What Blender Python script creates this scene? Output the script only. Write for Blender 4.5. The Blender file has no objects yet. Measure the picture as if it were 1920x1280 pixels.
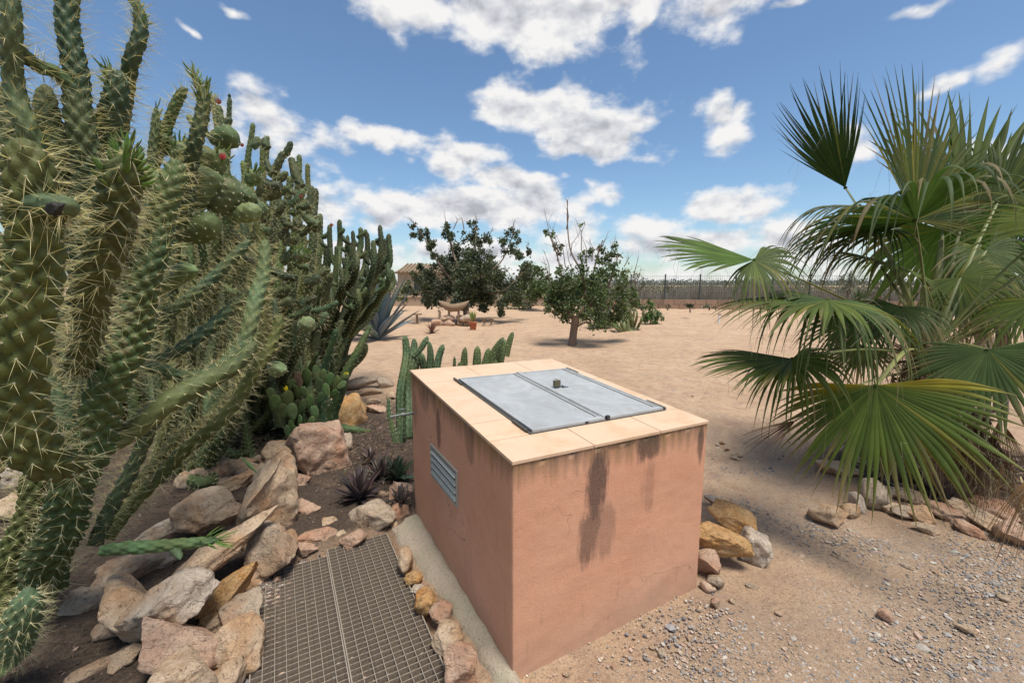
import bpy, bmesh, math, random
import numpy as np
from math import radians, sin, cos, pi
from mathutils import Vector, noise as mn

random.seed(11); rng = np.random.default_rng(11)
S = bpy.context.scene
COL = S.collection

# ------------------------------------------------------------------ camera
FPX, PITCH, CAMZ = 795.0, 0.1374, 1.6
cam = bpy.data.cameras.new('camera'); cam_o = bpy.data.objects.new('camera', cam); COL.objects.link(cam_o)
cam_o.location = (0, 0, CAMZ); cam_o.rotation_euler = (pi/2 - PITCH, 0, 0)
cam.lens = FPX/1920*36; cam.sensor_width = 36; cam.clip_start = .05; cam.clip_end = 9000
S.camera = cam_o

def ray(px, py):
    X = (px-960)/FPX; u = (640-py)/FPX; c, s = cos(PITCH), sin(PITCH)
    return np.array([X, c+u*s, -s+u*c])
def at(px, py, d):                       # a point at the given distance along the view axis
    return np.array([0, 0, CAMZ]) + ray(px, py)*d
def G(px, py, z=0.0):                    # the ground point seen at a pixel
    r = ray(px, py); t = (z-CAMZ)/r[2]
    return np.array([0, 0, CAMZ]) + r*t

# ------------------------------------------------------------------ sun, sky
SUN_EL, SUN_AZ = 73.0, 140.0              # azimuth from +Y towards +X
sd = bpy.data.lights.new('sun', 'SUN'); so = bpy.data.objects.new('sun', sd); COL.objects.link(so)
sd.energy = 3.5; sd.angle = radians(20); sd.color = (1.0, .95, .88)
sv = Vector((sin(radians(SUN_AZ))*cos(radians(SUN_EL)), cos(radians(SUN_AZ))*cos(radians(SUN_EL)), sin(radians(SUN_EL))))
so.rotation_euler = sv.to_track_quat('Z', 'Y').to_euler(); so.location = (0, 0, 20)
S.view_settings.view_transform = 'Standard'; S.view_settings.look = 'None'
S.view_settings.exposure = 0.46; S.view_settings.gamma = 1.0

W = bpy.data.worlds.new('World'); S.world = W; W.use_nodes = True
wt = W.node_tree; wt.nodes.clear()
def N(tree, kind, **kw):
    n = tree.nodes.new(kind)
    for k, v in kw.items():
        if k == 'op': n.operation = v
        else: setattr(n, k, v)
    return n
def L(tree, a, b): tree.links.new(a, b)
def math_(t, op, a, b=None, c=None, clamp=False):
    n = N(t, 'ShaderNodeMath', op=op); n.use_clamp = clamp
    for i, v in enumerate((a, b, c)):
        if v is None: continue
        if isinstance(v, (int, float)): n.inputs[i].default_value = v
        else: L(t, v, n.inputs[i])
    return n.outputs[0]
def sky_world():
    t = wt
    sky = N(t, 'ShaderNodeTexSky', sky_type='NISHITA'); sky.sun_disc = False
    sky.sun_elevation = radians(SUN_EL); sky.sun_rotation = radians(SUN_AZ); sky.altitude = 50
    sky.air_density = 1.0; sky.dust_density = 0.6; sky.ozone_density = 1.5
    tc = N(t, 'ShaderNodeTexCoord'); sep = N(t, 'ShaderNodeSeparateXYZ'); L(t, tc.outputs['Generated'], sep.inputs[0])
    x, y, z = sep.outputs
    az = math_(t, 'ARCTAN2', x, y)
    per = radians(124)
    az = math_(t, 'SUBTRACT', math_(t, 'FLOORED_MODULO', math_(t, 'ADD', az, per/2), per), per/2)
    el = math_(t, 'ARCSINE', z)
    # warp
    nz = N(t, 'ShaderNodeTexNoise'); nz.noise_dimensions = '3D'; nz.inputs['Scale'].default_value = 7; nz.inputs['Detail'].default_value = 5
    L(t, tc.outputs['Generated'], nz.inputs['Vector'])
    comb = N(t, 'ShaderNodeCombineXYZ'); L(t, az, comb.inputs[0]); L(t, el, comb.inputs[1])
    wv = N(t, 'ShaderNodeVectorMath', op='SUBTRACT'); L(t, nz.outputs['Color'], wv.inputs[0]); wv.inputs[1].default_value = (.5, .5, .5)
    ws = N(t, 'ShaderNodeVectorMath', op='MULTIPLY'); L(t, wv.outputs[0], ws.inputs[0]); ws.inputs[1].default_value = (.13, .09, 0)
    wa = N(t, 'ShaderNodeVectorMath', op='ADD'); L(t, comb.outputs[0], wa.inputs[0]); L(t, ws.outputs[0], wa.inputs[1])
    vec = wa.outputs[0]
    clouds = [(900,15,260,75,0),(1090,5,200,85,0),(930,45,150,62,-12),(1330,18,105,72,10),(1205,45,50,45,60),(720,15,90,60,0),
      (1000,195,135,58,0),(1095,248,150,52,-14),(1180,240,80,42,20),(1105,285,115,36,0),(985,168,45,38,0),(1050,215,120,45,-20),
      (1340,238,62,34,-40),(1350,262,35,32,0),(1375,225,35,22,30),
      (738,266,82,30,-8),(870,305,62,38,0),(960,345,115,26,-8),(1130,362,30,16,0),(1062,338,22,18,0),(1120,352,28,20,-30),(1150,378,26,18,0),
      (540,245,100,62,-30),(600,300,60,40,0),(500,215,70,40,0),(450,250,50,60,0),
      (850,388,235,42,-3),(610,392,70,52,0),(1000,385,120,44,0),(730,402,100,30,0),(1060,440,70,42,0),
      (1350,385,115,42,0),(1225,425,70,36,0),(1420,400,60,35,0),(1290,462,170,30,0),(690,480,120,36,0),(1080,485,150,26,0),(900,470,150,26,0),
      (1800,135,62,22,20),(1905,98,60,34,20),(1600,280,66,44,0),(1500,460,160,60,0),(1750,430,180,70,0),(1880,300,50,40,0),
      (345,45,26,11,-40),(422,4,30,14,0),(1500,2,60,14,0),(1715,10,60,14,0),(100,300,120,80,0),(260,420,160,90,0)]
    run = None
    def ell(azc, elc, ra, re, rot):
        nonlocal run
        m = N(t, 'ShaderNodeMapping'); m.vector_type = 'TEXTURE'; L(t, vec, m.inputs[0])
        m.inputs['Location'].default_value = (azc, elc, 0); m.inputs['Rotation'].default_value = (0, 0, rot); m.inputs['Scale'].default_value = (ra, re, 1)
        ln = N(t, 'ShaderNodeVectorMath', op='LENGTH'); L(t, m.outputs[0], ln.inputs[0])
        v = math_(t, 'MULTIPLY', math_(t, 'SUBTRACT', 1.0, ln.outputs['Value']), min(1.0, .30+ra*3.6))
        if run is None: run = v
        else:
            n = N(t, 'ShaderNodeMath', op='SMOOTH_MAX'); L(t, run, n.inputs[0]); L(t, v, n.inputs[1]); n.inputs[2].default_value = .12; run = n.outputs[0]
    for (px, py, w, h, r) in clouds:
        d = ray(px, py); d = d/np.linalg.norm(d); d2 = ray(px+w, py); d2 = d2/np.linalg.norm(d2); d3 = ray(px, py-h); d3 = d3/np.linalg.norm(d3)
        A = lambda q: (math.atan2(q[0], q[1]), math.asin(q[2]))
        a0, e0 = A(d)
        ell(a0, e0, max(abs(A(d2)[0]-a0), .01)*1.12, abs(A(d3)[1]-e0)*1.12, radians(r))
    for (a, e, ra, re) in [(-.5,.86,.2,.1),(.3,.95,.3,.12),(.8,1.05,.25,.1),(-.9,1.15,.3,.1),(0,1.3,.5,.08)]: ell(a, e, ra, re, 0)
    hz = math_(t, 'MULTIPLY_ADD', el, -5.0, .40)      # broken cloud gathers low along the horizon
    run = math_(t, 'MAXIMUM', run, math_(t, 'MINIMUM', hz, .33))
    def fbm(off):
        mp = N(t, 'ShaderNodeMapping'); L(t, tc.outputs['Generated'], mp.inputs[0]); mp.inputs['Location'].default_value = off; mp.inputs['Scale'].default_value = (1, 1, 1.7)
        n = N(t, 'ShaderNodeTexNoise'); n.inputs['Scale'].default_value = 11; n.inputs['Detail'].default_value = 9; n.inputs['Roughness'].default_value = .53
        L(t, mp.outputs[0], n.inputs['Vector']); return n.outputs['Fac']
    n1 = fbm((0, 0, 0)); n2 = fbm((0, 0, .035))
    dens = math_(t, 'MULTIPLY_ADD', math_(t, 'SUBTRACT', n1, .5), 1.9, run)
    cov = N(t, 'ShaderNodeMapRange'); cov.interpolation_type = 'SMOOTHSTEP'
    cov.inputs['From Min'].default_value = .02; cov.inputs['From Max'].default_value = .52; L(t, dens, cov.inputs['Value'])
    lit = math_(t, 'MULTIPLY_ADD', math_(t, 'SUBTRACT', n1, n2), 4.2, .60)
    thick = N(t, 'ShaderNodeMapRange'); thick.inputs['From Min'].default_value = .2; thick.inputs['From Max'].default_value = 1.15
    thick.inputs['To Min'].default_value = .42; thick.inputs['To Max'].default_value = -.28; L(t, dens, thick.inputs['Value'])
    lit = math_(t, 'ADD', lit, thick.outputs[0], clamp=True)
    cr = N(t, 'ShaderNodeValToRGB'); L(t, lit, cr.inputs[0])
    e = cr.color_ramp.elements; e[0].position = 0; e[0].color = (.50, .515, .56, 1); e[1].position = 1; e[1].color = (1, .99, .98, 1)
    m_ = cr.color_ramp.elements.new(.5); m_.color = (.74, .755, .80, 1)
    cs = N(t, 'ShaderNodeVectorMath', op='SCALE'); L(t, cr.outputs[0], cs.inputs[0]); cs.inputs['Scale'].default_value = 6.2
    tint = N(t, 'ShaderNodeVectorMath', op='MULTIPLY'); L(t, sky.outputs[0], tint.inputs[0]); tint.inputs[1].default_value = (.80, .91, .97)
    mix = N(t, 'ShaderNodeMix', data_type='RGBA'); L(t, cov.outputs[0], mix.inputs['Factor']); L(t, tint.outputs[0], mix.inputs['A']); L(t, cs.outputs[0], mix.inputs['B'])
    # below the horizon: distant ground colour
    bg = N(t, 'ShaderNodeBackground'); bg.inputs['Strength'].default_value = .108
    L(t, mix.outputs['Result'], bg.inputs[0])
    out = N(t, 'ShaderNodeOutputWorld'); L(t, bg.outputs[0], out.inputs[0])
sky_world()
W.cycles.sampling_method = 'MANUAL'; W.cycles.sample_map_resolution = 512

# ------------------------------------------------------------------ materials
def noise_n(t, co, scale, detail=4, rough=.55, dist=0):
    n = N(t, 'ShaderNodeTexNoise'); n.inputs['Scale'].default_value = scale; n.inputs['Detail'].default_value = detail
    n.inputs['Roughness'].default_value = rough; n.inputs['Distortion'].default_value = dist
    if co is not None: L(t, co, n.inputs['Vector'])
    return n.outputs['Fac']
def ramp(t, f, stops):
    r = N(t, 'ShaderNodeValToRGB'); L(t, f, r.inputs[0]); el = r.color_ramp.elements
    while len(el) < len(stops): el.new(.5)
    for e_, (p, c) in zip(el, stops): e_.position = p; e_.color = tuple(c)+(1,) if not isinstance(c, float) else (c, c, c, 1)
    return r.outputs[0]
def mixc(t, f, a, b, mode='MIX'):
    m = N(t, 'ShaderNodeMix', data_type='RGBA', blend_type=mode)
    for k, v in (('Factor', f), ('A', a), ('B', b)):
        if isinstance(v, (int, float)): m.inputs[k].default_value = v
        elif isinstance(v, tuple): m.inputs[k].default_value = v+(1,)
        else: L(t, v, m.inputs[k])
    return m.outputs['Result']
def bump(t, h, dist, strength=1.0, prev=None):
    b = N(t, 'ShaderNodeBump'); b.inputs['Distance'].default_value = dist; b.inputs['Strength'].default_value = strength
    L(t, h, b.inputs['Height'])
    if prev is not None: L(t, prev, b.inputs['Normal'])
    return b.outputs[0]
def new_mat(name):
    m = bpy.data.materials.new(name); m.use_nodes = True; t = m.node_tree
    p = t.nodes['Principled BSDF']; tc = N(t, 'ShaderNodeTexCoord')
    return m, t, p, tc.outputs['Object']
def simple(name, c, rough=.7, metal=0, var=.25, vs=8, bd=0, bs=40, spec=.5):
    m, t, p, co = new_mat(name)
    f = noise_n(t, co, vs, 5)
    L(t, mixc(t, f, tuple(k*(1-var) for k in c), tuple(min(1, k*(1+var)) for k in c)), p.inputs['Base Color'])
    p.inputs['Roughness'].default_value = rough; p.inputs['Metallic'].default_value = metal
    p.inputs['Specular IOR Level'].default_value = spec
    if bd: L(t, bump(t, noise_n(t, co, bs, 6), bd), p.inputs['Normal'])
    return m
def attr_mat(name, rough=.6, trans=0.0, var=.3, vs=20, bd=0, bs=60, spec=.4):
    """colour comes from the 'col' attribute of the mesh"""
    m, t, p, co = new_mat(name)
    a = N(t, 'ShaderNodeAttribute'); a.attribute_name = 'col'
    f = noise_n(t, co, vs, 4)
    v = ramp(t, f, [(.3, 1-var), (.7, 1+var)])
    c = mixc(t, 1.0, a.outputs['Color'], v, 'MULTIPLY')
    L(t, c, p.inputs['Base Color']); p.inputs['Roughness'].default_value = rough; p.inputs['Specular IOR Level'].default_value = spec
    if bd: L(t, bump(t, noise_n(t, co, bs, 5), bd), p.inputs['Normal'])
    if trans:
        tr = N(t, 'ShaderNodeBsdfTranslucent'); cc = mixc(t, 1.0, c, (1.3, 1.5, .6), 'MULTIPLY'); L(t, cc, tr.inputs[0])
        ms = N(t, 'ShaderNodeMixShader'); ms.inputs[0].default_value = trans
        L(t, p.outputs[0], ms.inputs[1]); L(t, tr.outputs[0], ms.inputs[2])
        L(t, ms.outputs[0], t.nodes['Material Output'].inputs[0])
    return m

def rock_mat(name, base, dark, light, rust):
    m, t, p, co = new_mat(name)
    oi = N(t, 'ShaderNodeObjectInfo'); ad = N(t, 'ShaderNodeVectorMath', op='ADD'); L(t, co, ad.inputs[0])
    sc = N(t, 'ShaderNodeVectorMath', op='SCALE'); L(t, oi.outputs['Random'], sc.inputs[0]); sc.inputs['Scale'].default_value = 37; L(t, sc.outputs[0], ad.inputs[1])
    v = ad.outputs[0]
    f1 = noise_n(t, v, 9, 6, .65, .6); f2 = noise_n(t, v, 45, 5, .6); f3 = noise_n(t, v, 4, 3)
    c = mixc(t, ramp(t, f1, [(.35, 0.0), (.65, 1.0)]), base, light)
    c = mixc(t, ramp(t, f3, [(.48, 0.0), (.62, .8)]), c, rust)
    c = mixc(t, ramp(t, f2, [(.28, 1.0), (.46, 0.0)]), c, dark)
    vo = N(t, 'ShaderNodeTexVoronoi'); vo.inputs['Scale'].default_value = 70; L(t, v, vo.inputs['Vector'])
    sp = ramp(t, vo.outputs['Distance'], [(.08, .55), (.22, 1.0)])
    c = mixc(t, .6, c, mixc(t, 1.0, c, sp, 'MULTIPLY'))
    L(t, c, p.inputs['Base Color']); p.inputs['Roughness'].default_value = .93; p.inputs['Specular IOR Level'].default_value = .2
    b1 = bump(t, noise_n(t, v, 14, 9, .72, .4), .045)
    b2 = bump(t, noise_n(t, v, 90, 4, .7), .004, 1, b1)
    ck = N(t, 'ShaderNodeTexVoronoi'); ck.feature = 'DISTANCE_TO_EDGE'; ck.inputs['Scale'].default_value = 11; wv = N(t, 'ShaderNodeVectorMath', op='ADD'); L(t, v, wv.inputs[0]); nn_ = N(t, 'ShaderNodeTexNoise'); nn_.inputs['Scale'].default_value = 9; L(t, v, nn_.inputs['Vector']); sc2 = N(t, 'ShaderNodeVectorMath', op='SCALE'); L(t, nn_.outputs['Color'], sc2.inputs[0]); sc2.inputs['Scale'].default_value = .16; L(t, sc2.outputs[0], wv.inputs[1]); L(t, wv.outputs[0], ck.inputs['Vector'])
    b2 = bump(t, ramp(t, ck.outputs['Distance'], [(0., 0.), (.035, 1.)]), .006, .7, b2)
    L(t, b2, p.inputs['Normal']); return m
RM = {
 't': rock_mat('limestone_tan', (.54,.375,.235), (.25,.165,.105), (.67,.51,.35), (.54,.32,.17)),
 'p': rock_mat('limestone_pink', (.50,.31,.21), (.26,.16,.11), (.62,.44,.31), (.50,.26,.15)),
 'o': rock_mat('limestone_ochre', (.52,.28,.10), (.25,.14,.07), (.64,.42,.21), (.50,.22,.07)),
 'g': rock_mat('limestone_grey', (.43,.325,.225), (.20,.15,.11), (.56,.45,.33), (.44,.28,.17)),
 'w': rock_mat('limestone_white', (.56,.44,.32), (.30,.22,.15), (.72,.60,.47), (.54,.36,.22)),
}
M_leaf = attr_mat('palm_leaf', .6, .25, .2, 6, spec=.2)
M_petiole = attr_mat('palm_petiole', .5, 0, .2, 10)
M_tree = attr_mat('tree_leaf', .5, .22, .25, 3)
M_cactus = attr_mat('cactus_skin', .62, 0, .3, 26, .002, 120, spec=.25)
def scar(m):
    t = m.node_tree; p = t.nodes['Principled BSDF']; lk = p.inputs['Base Color'].links[0]; src = lk.from_socket
    co = [n for n in t.nodes if n.type == 'TEX_COORD'][0].outputs['Object']
    f = ramp(t, noise_n(t, co, 11, 6, .7, .5), [(.60, 0.0), (.70, .75)]); g = ramp(t, noise_n(t, co, 3.5, 3), [(.45, 0.0), (.6, .35)])
    c = mixc(t, g, src, (.13,.13,.035)); L(t, mixc(t, f, c, (.20,.155,.09)), p.inputs['Base Color'])
scar(M_cactus)
M_spine = attr_mat('cactus_spine', .6, .25, .1, 5)
M_gravel = attr_mat('gravel_stone', .9, 0, .2, 60, .001, 200, spec=.2)
M_bark = simple('bark', (.17,.115,.08), .9, 0, .35, 20, .01, 40)
M_dead = attr_mat('dead_leaf', .9, .15, .3, 20, spec=.1)
M_flower = attr_mat('petal', .6, .35, .1, 10)
M_agave = attr_mat('agave_leaf', .5, 0, .15, 4, spec=.4)
M_iron = simple('dark_iron', (.05,.05,.05), .6, .3, .3, 30)
M_conc = simple('concrete', (.36,.29,.21), .95, 0, .22, 12, .008, 60, .2)

# ------------------------------------------------------------------ mesh helpers
class MB:
    def __init__(s): s.V = []; s.F = {3: [], 4: []}; s.C = []; s.n = 0; s.P = []
    def add(s, V, F, C=None):
        V = np.asarray(V, float).reshape(-1, 3); F = np.asarray(F, int)
        s.V.append(V); s.F[F.shape[1]].append(F+s.n)
        if C is None: C = (1, 1, 1)
        C = np.asarray(C, float)
        s.C.append(np.broadcast_to(C, (len(V), 3)) if C.ndim == 1 else C)
        s.n += len(V); return s
    def poly(s, V, idx, C=None):     # n-gon
        V = np.asarray(V, float); s.V.append(V); s.P.append([i+s.n for i in idx]); s.C.append(np.broadcast_to(np.asarray(C if C is not None else (1, 1, 1), float), (len(V), 3))); s.n += len(V)
    def box(s, c, sz, ax=None, C=None):
        c = np.array(c, float); h = np.array(sz, float)/2
        ax = np.eye(3) if ax is None else np.array(ax, float)
        q = np.array([[i, j, k] for i in (-1, 1) for j in (-1, 1) for k in (-1, 1)])*h
        V = c+q@ax
        s.add(V, [[0,1,3,2],[4,6,7,5],[0,4,5,1],[2,3,7,6],[0,2,6,4],[1,5,7,3]], C); return s
    def tube(s, P, R, n=8, C=None, cap=True):
        P = np.asarray(P, float); R = np.broadcast_to(np.asarray(R, float), (len(P),))
        T, A, B = frames(P); th = np.linspace(0, 2*pi, n, endpoint=False)
        V = P[:, None]+R[:, None, None]*(np.cos(th)[None, :, None]*A[:, None]+np.sin(th)[None, :, None]*B[:, None])
        m = len(P); F = []
        i = np.arange(m-1)[:, None]; j = np.arange(n)[None]
        F = np.stack([i*n+j, i*n+(j+1) % n, (i+1)*n+(j+1) % n, (i+1)*n+j], -1).reshape(-1, 4)
        s.add(V.reshape(-1, 3), F, C if C is None or np.ndim(C) == 1 else np.repeat(np.asarray(C), n, 0))
        if cap:
            V = V.reshape(-1, 3); c = C if (C is None or np.ndim(C) == 1) else C[0]
            s.poly(V[:n][::-1], list(range(n)), c); s.poly(V[-n:], list(range(n)), c if (C is None or np.ndim(C) == 1) else C[-1])
        return s
    def mesh(s, name, org=(0, 0, 0), smooth=True):
        V = np.concatenate(s.V) - np.asarray(org, float)[None]
        C = np.concatenate(s.C)
        loops = []; tot = []
        for k in (3, 4):
            for F in s.F[k]: loops.append(F.reshape(-1)); tot.append(np.full(len(F), k))
        for p in s.P: loops.append(np.array(p)); tot.append(np.array([len(p)]))
        loops = np.concatenate(loops); tot = np.concatenate(tot)
        me = bpy.data.meshes.new(name); me.vertices.add(len(V)); me.vertices.foreach_set('co', V.astype(np.float32).ravel())
        me.loops.add(len(loops)); me.loops.foreach_set('vertex_index', loops.astype(np.int32))
        me.polygons.add(len(tot)); st = np.concatenate([[0], np.cumsum(tot)[:-1]])
        me.polygons.foreach_set('loop_start', st.astype(np.int32)); me.polygons.foreach_set('loop_total', tot.astype(np.int32))
        me.polygons.foreach_set('use_smooth', np.full(len(tot), smooth))
        a = me.color_attributes.new('col', 'FLOAT_COLOR', 'POINT')
        a.data.foreach_set('color', np.concatenate([C, np.ones((len(C), 1))], 1).astype(np.float32).ravel())
        me.update(calc_edges=True); return me
def frames(P):
    P = np.asarray(P, float); T = np.gradient(P, axis=0); T /= np.linalg.norm(T, axis=1)[:, None]+1e-12
    A = np.zeros_like(P); a = np.array([1., 0, 0]) if abs(T[0][0]) < .9 else np.array([0., 1, 0])
    for i in range(len(P)):
        a = a-T[i]*(a@T[i]); a /= np.linalg.norm(a); A[i] = a
    return T, A, np.cross(T, A)
def curve(pts, n):
    """Catmull-Rom through pts, resampled evenly to n points"""
    p = np.asarray(pts, float); p = np.vstack([2*p[0]-p[1], p, 2*p[-1]-p[-2]]); out = []
    for i in range(1, len(p)-2):
        t = np.linspace(0, 1, 16, endpoint=False)[:, None]
        a, b, c, d = p[i-1], p[i], p[i+1], p[i+2]
        out.append(.5*(2*b+(c-a)*t+(2*a-5*b+4*c-d)*t**2+(3*b-a-3*c+d)*t**3))
    out = np.vstack(out+[p[-2][None]]); s = np.concatenate([[0], np.cumsum(np.linalg.norm(np.diff(out[:, :3], axis=0), axis=1))])
    q = np.linspace(0, s[-1], n); return np.stack([np.interp(q, s, out[:, k]) for k in range(out.shape[1])], 1), s[-1]
ORG = {}
def root(name, label, cat, loc, group=None, rz=0):
    o = bpy.data.objects.new(name, None); COL.objects.link(o); o.location = tuple(float(v) for v in loc); o.rotation_euler = (0, 0, rz)
    o.empty_display_size = .1
    o['label'] = label; o['category'] = cat
    if group: o['group'] = group
    ORG[o.name] = np.asarray(loc, float); return o
def part(name, mb, mat, parent, smooth=True, stuff=False, label=None, local=False):
    org = (0, 0, 0) if local else ORG[parent.name]
    me = mb if isinstance(mb, bpy.types.Mesh) else mb.mesh(name, org, smooth)
    if mat and not me.materials: me.materials.append(mat)
    o = bpy.data.objects.new(name, me); COL.objects.link(o); o.parent = parent
    ORG[o.name] = ORG[parent.name]
    if stuff: o['kind'] = 'stuff'
    if label: o['label'] = label
    return o
def thing(name, mb, mat, label, cat, loc, group=None, smooth=True, kind=None):
    me = mb.mesh(name, loc, smooth); me.materials.append(mat)
    o = bpy.data.objects.new(name, me); COL.objects.link(o); o.location = tuple(float(v) for v in loc)
    if kind: o['kind'] = kind
    if label: o['label'] = label
    if cat: o['category'] = cat
    if group: o['group'] = group
    ORG[o.name] = np.asarray(loc, float); return o
def unit(v): v = np.asarray(v, float); return v/(np.linalg.norm(v, axis=-1, keepdims=True)+1e-12)
def jit(c, a=.15):
    c = np.asarray(c, float); return np.clip(c*(1+rng.uniform(-a, a))*(1+rng.uniform(-a/2, a/2, 3)), 0, 1)

# ------------------------------------------------------------------ ground
BOX0 = np.array([.003, 1.515, 0]); BYAW = .5007
ba = np.array([-sin(BYAW), cos(BYAW), 0]); bb = np.array([cos(BYAW), sin(BYAW), 0])
BA, BB = 1.40, 1.115
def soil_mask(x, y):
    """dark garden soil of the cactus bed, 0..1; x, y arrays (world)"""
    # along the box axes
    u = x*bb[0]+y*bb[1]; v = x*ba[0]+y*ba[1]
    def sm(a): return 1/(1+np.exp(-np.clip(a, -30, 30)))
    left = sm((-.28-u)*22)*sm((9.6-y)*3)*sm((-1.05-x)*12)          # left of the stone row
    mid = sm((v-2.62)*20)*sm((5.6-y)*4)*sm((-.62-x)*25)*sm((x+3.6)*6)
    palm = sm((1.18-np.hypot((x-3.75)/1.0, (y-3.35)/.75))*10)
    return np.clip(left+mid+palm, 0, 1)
def ground_z(x, y):
    x = np.asarray(x, float); y = np.asarray(y, float)
    z = .012*np.sin(x*1.7+1)*np.sin(y*1.3)+.008*np.sin(x*4.1+y*2.3)+.006*np.sin(x*7.3-y*6.1+2)
    r = np.hypot(x, y); z = z*np.clip(r/3, .4, 1)
    u = x*bb[0]+y*bb[1]; v = x*ba[0]+y*ba[1]
    pit = 1/(1+np.exp(-np.clip(60*np.minimum(np.minimum(u+.23, .53-u), 2.60-v), -30, 30)))
    z = z*(1-pit) - .085*pit
    corner = np.exp(-(((u+.12)/.10)**2+((v-2.42)/.22)**2))
    z = z + .07*corner*pit
    s = soil_mask(x, y); z = z+.05*s*(1-pit)
    return z
def build_ground():
    k = [.25]
    while k[-1] < 5000: k.append(k[-1]*(1.017 if k[-1] < 8 else 1.05))
    R = np.array(k); ang = np.concatenate([np.arange(-62, 62, .3), np.arange(62, 298, 6)]); A = np.radians(ang)
    rr, aa = np.meshgrid(R, A, indexing='ij'); X = rr*np.sin(aa); Y = rr*np.cos(aa); Z = ground_z(X, Y)
    n, m = rr.shape
    near = rr < 9
    nz = np.zeros_like(Z)
    for q in range(3):
        f = [3., 9., 27.][q]; am = [.014, .007, .004][q]
        # cheap value noise from summed sines with random phase
        for w in range(7):
            th, ph = rng.uniform(0, 2*pi, 2); nz += am/3.*np.sin((X*np.cos(th)+Y*np.sin(th))*f*rng.uniform(.7, 1.5)+ph+1.5*np.sin((X*np.sin(th)-Y*np.cos(th))*f*.6+ph))
    Z = Z+nz*near*.55
    Z = np.where(rr > 60, Z*0, Z)
    V = np.stack([X, Y, Z], -1).reshape(-1, 3)
    i = np.arange(n-1)[:, None]; j = np.arange(m)[None]
    F = np.stack([i*m+j, (i+1)*m+j, (i+1)*m+(j+1) % m, i*m+(j+1) % m], -1).reshape(-1, 4)
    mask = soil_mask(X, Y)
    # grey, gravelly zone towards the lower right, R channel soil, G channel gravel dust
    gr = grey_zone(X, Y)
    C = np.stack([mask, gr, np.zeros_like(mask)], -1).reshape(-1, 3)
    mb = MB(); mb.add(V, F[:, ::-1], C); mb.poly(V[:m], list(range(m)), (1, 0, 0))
    mat, t, p, co = new_mat('sandy_ground')
    at_ = N(t, 'ShaderNodeAttribute'); at_.attribute_name = 'col'; sp = N(t, 'ShaderNodeSeparateColor'); L(t, at_.outputs['Color'], sp.inputs[0])
    big = noise_n(t, co, .9, 5, .6); med = noise_n(t, co, 5, 6, .65); fine = noise_n(t, co, 55, 6, .7); vf = noise_n(t, co, 160, 3, .7)
    sand = mixc(t, ramp(t, big, [(.35, 0.0), (.68, 1.0)]), (.56,.375,.225), (.69,.49,.315))
    sand = mixc(t, ramp(t, med, [(.38, .7), (.6, 0.0)]), sand, (.37,.235,.155))
    sand = mixc(t, ramp(t, noise_n(t, co, 1.9, 7, .75, .8), [(.36, .6), (.5, 0.0)]), sand, (.36,.25,.18))
    sand = mixc(t, ramp(t, fine, [(.3, .7), (.5, 0.0)]), sand, (.24,.15,.10))
    sand = mixc(t, ramp(t, vf, [(.58, 0.0), (.75, .6)]), sand, (.62,.50,.39))
    grey = mixc(t, ramp(t, fine, [(.35, 0.0), (.65, 1.0)]), (.29,.215,.155), (.49,.375,.265))
    gm = math_(t, 'MULTIPLY_ADD', math_(t, 'SUBTRACT', med, .5), 1.6, sp.outputs[1], clamp=True)
    sand = mixc(t, math_(t, 'MULTIPLY', gm, .6), sand, grey)
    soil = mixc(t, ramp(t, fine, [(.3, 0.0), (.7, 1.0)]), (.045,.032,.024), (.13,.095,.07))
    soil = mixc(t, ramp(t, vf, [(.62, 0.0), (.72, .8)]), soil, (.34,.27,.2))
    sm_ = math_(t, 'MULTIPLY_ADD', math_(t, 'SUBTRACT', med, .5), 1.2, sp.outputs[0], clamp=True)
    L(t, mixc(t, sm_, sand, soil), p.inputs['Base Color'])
    p.inputs['Roughness'].default_value = .97; p.inputs['Specular IOR Level'].default_value = .15
    b = bump(t, med, .05); b = bump(t, fine, .016, 1, b); b = bump(t, vf, .004, 1, b); L(t, b, p.inputs['Normal'])
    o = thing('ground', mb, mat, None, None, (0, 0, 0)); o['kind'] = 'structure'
def grey_zone(X, Y):
    def blob(px, py, rx, ry, h=1.):
        g = G(px, py); return h*np.exp(-(((X-g[0])/rx)**2+((Y-g[1])/ry)**2)**1.5)
    z = blob(1780,1180,.75,.34)+blob(1500,1270,.9,.14,.55)+blob(1900,1100,.5,.4,.9)+blob(1320,1190,.38,.22,.85)+blob(1580,1010,.5,.22,.75)+blob(1480,960,.5,.25,.6)+blob(1420,900,.4,.3,.4)+blob(1880,1010,.4,.3,.4)
    return np.clip(z, 0, 1)
build_ground()

# ------------------------------------------------------------------ rocks
def ico(sub):
    bm = bmesh.new(); bmesh.ops.create_icosphere(bm, subdivisions=sub, radius=1)
    V = np.array([v.co[:] for v in bm.verts]); F = np.array([[v.index for v in f.verts] for f in bm.faces]); bm.free(); return V, F
ICO = {s: ico(s) for s in (1, 2, 3, 4, 5)}
def rock_shape(sub, seed, cuts=9, rough=.12, rnd=0.0):
    V, F = ICO[sub]; V = V.copy(); r = np.random.default_rng(seed)
    for k in range(cuts):
        n = unit(r.normal(size=3)); d = r.uniform(.42+rnd, .8+rnd*.5)
        s = V@n-d; V = V-np.where(s > 0, s, 0)[:, None]*n*.93
    off = Vector(r.uniform(-50, 50, 3))
    D = np.array([mn.fractal(Vector(v)*2.1+off, .9, 2.2, 5) for v in V])
    D2 = np.array([abs(mn.noise(Vector(v)*5.5+off)) for v in V]) if sub >= 4 else 0
    V = V*(1+rough*D-(rough*.35*D2))[:, None]
    mx = (V.max(0)-V.min(0))/2; return (V-(V.max(0)+V.min(0))/2)/mx, F
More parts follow.
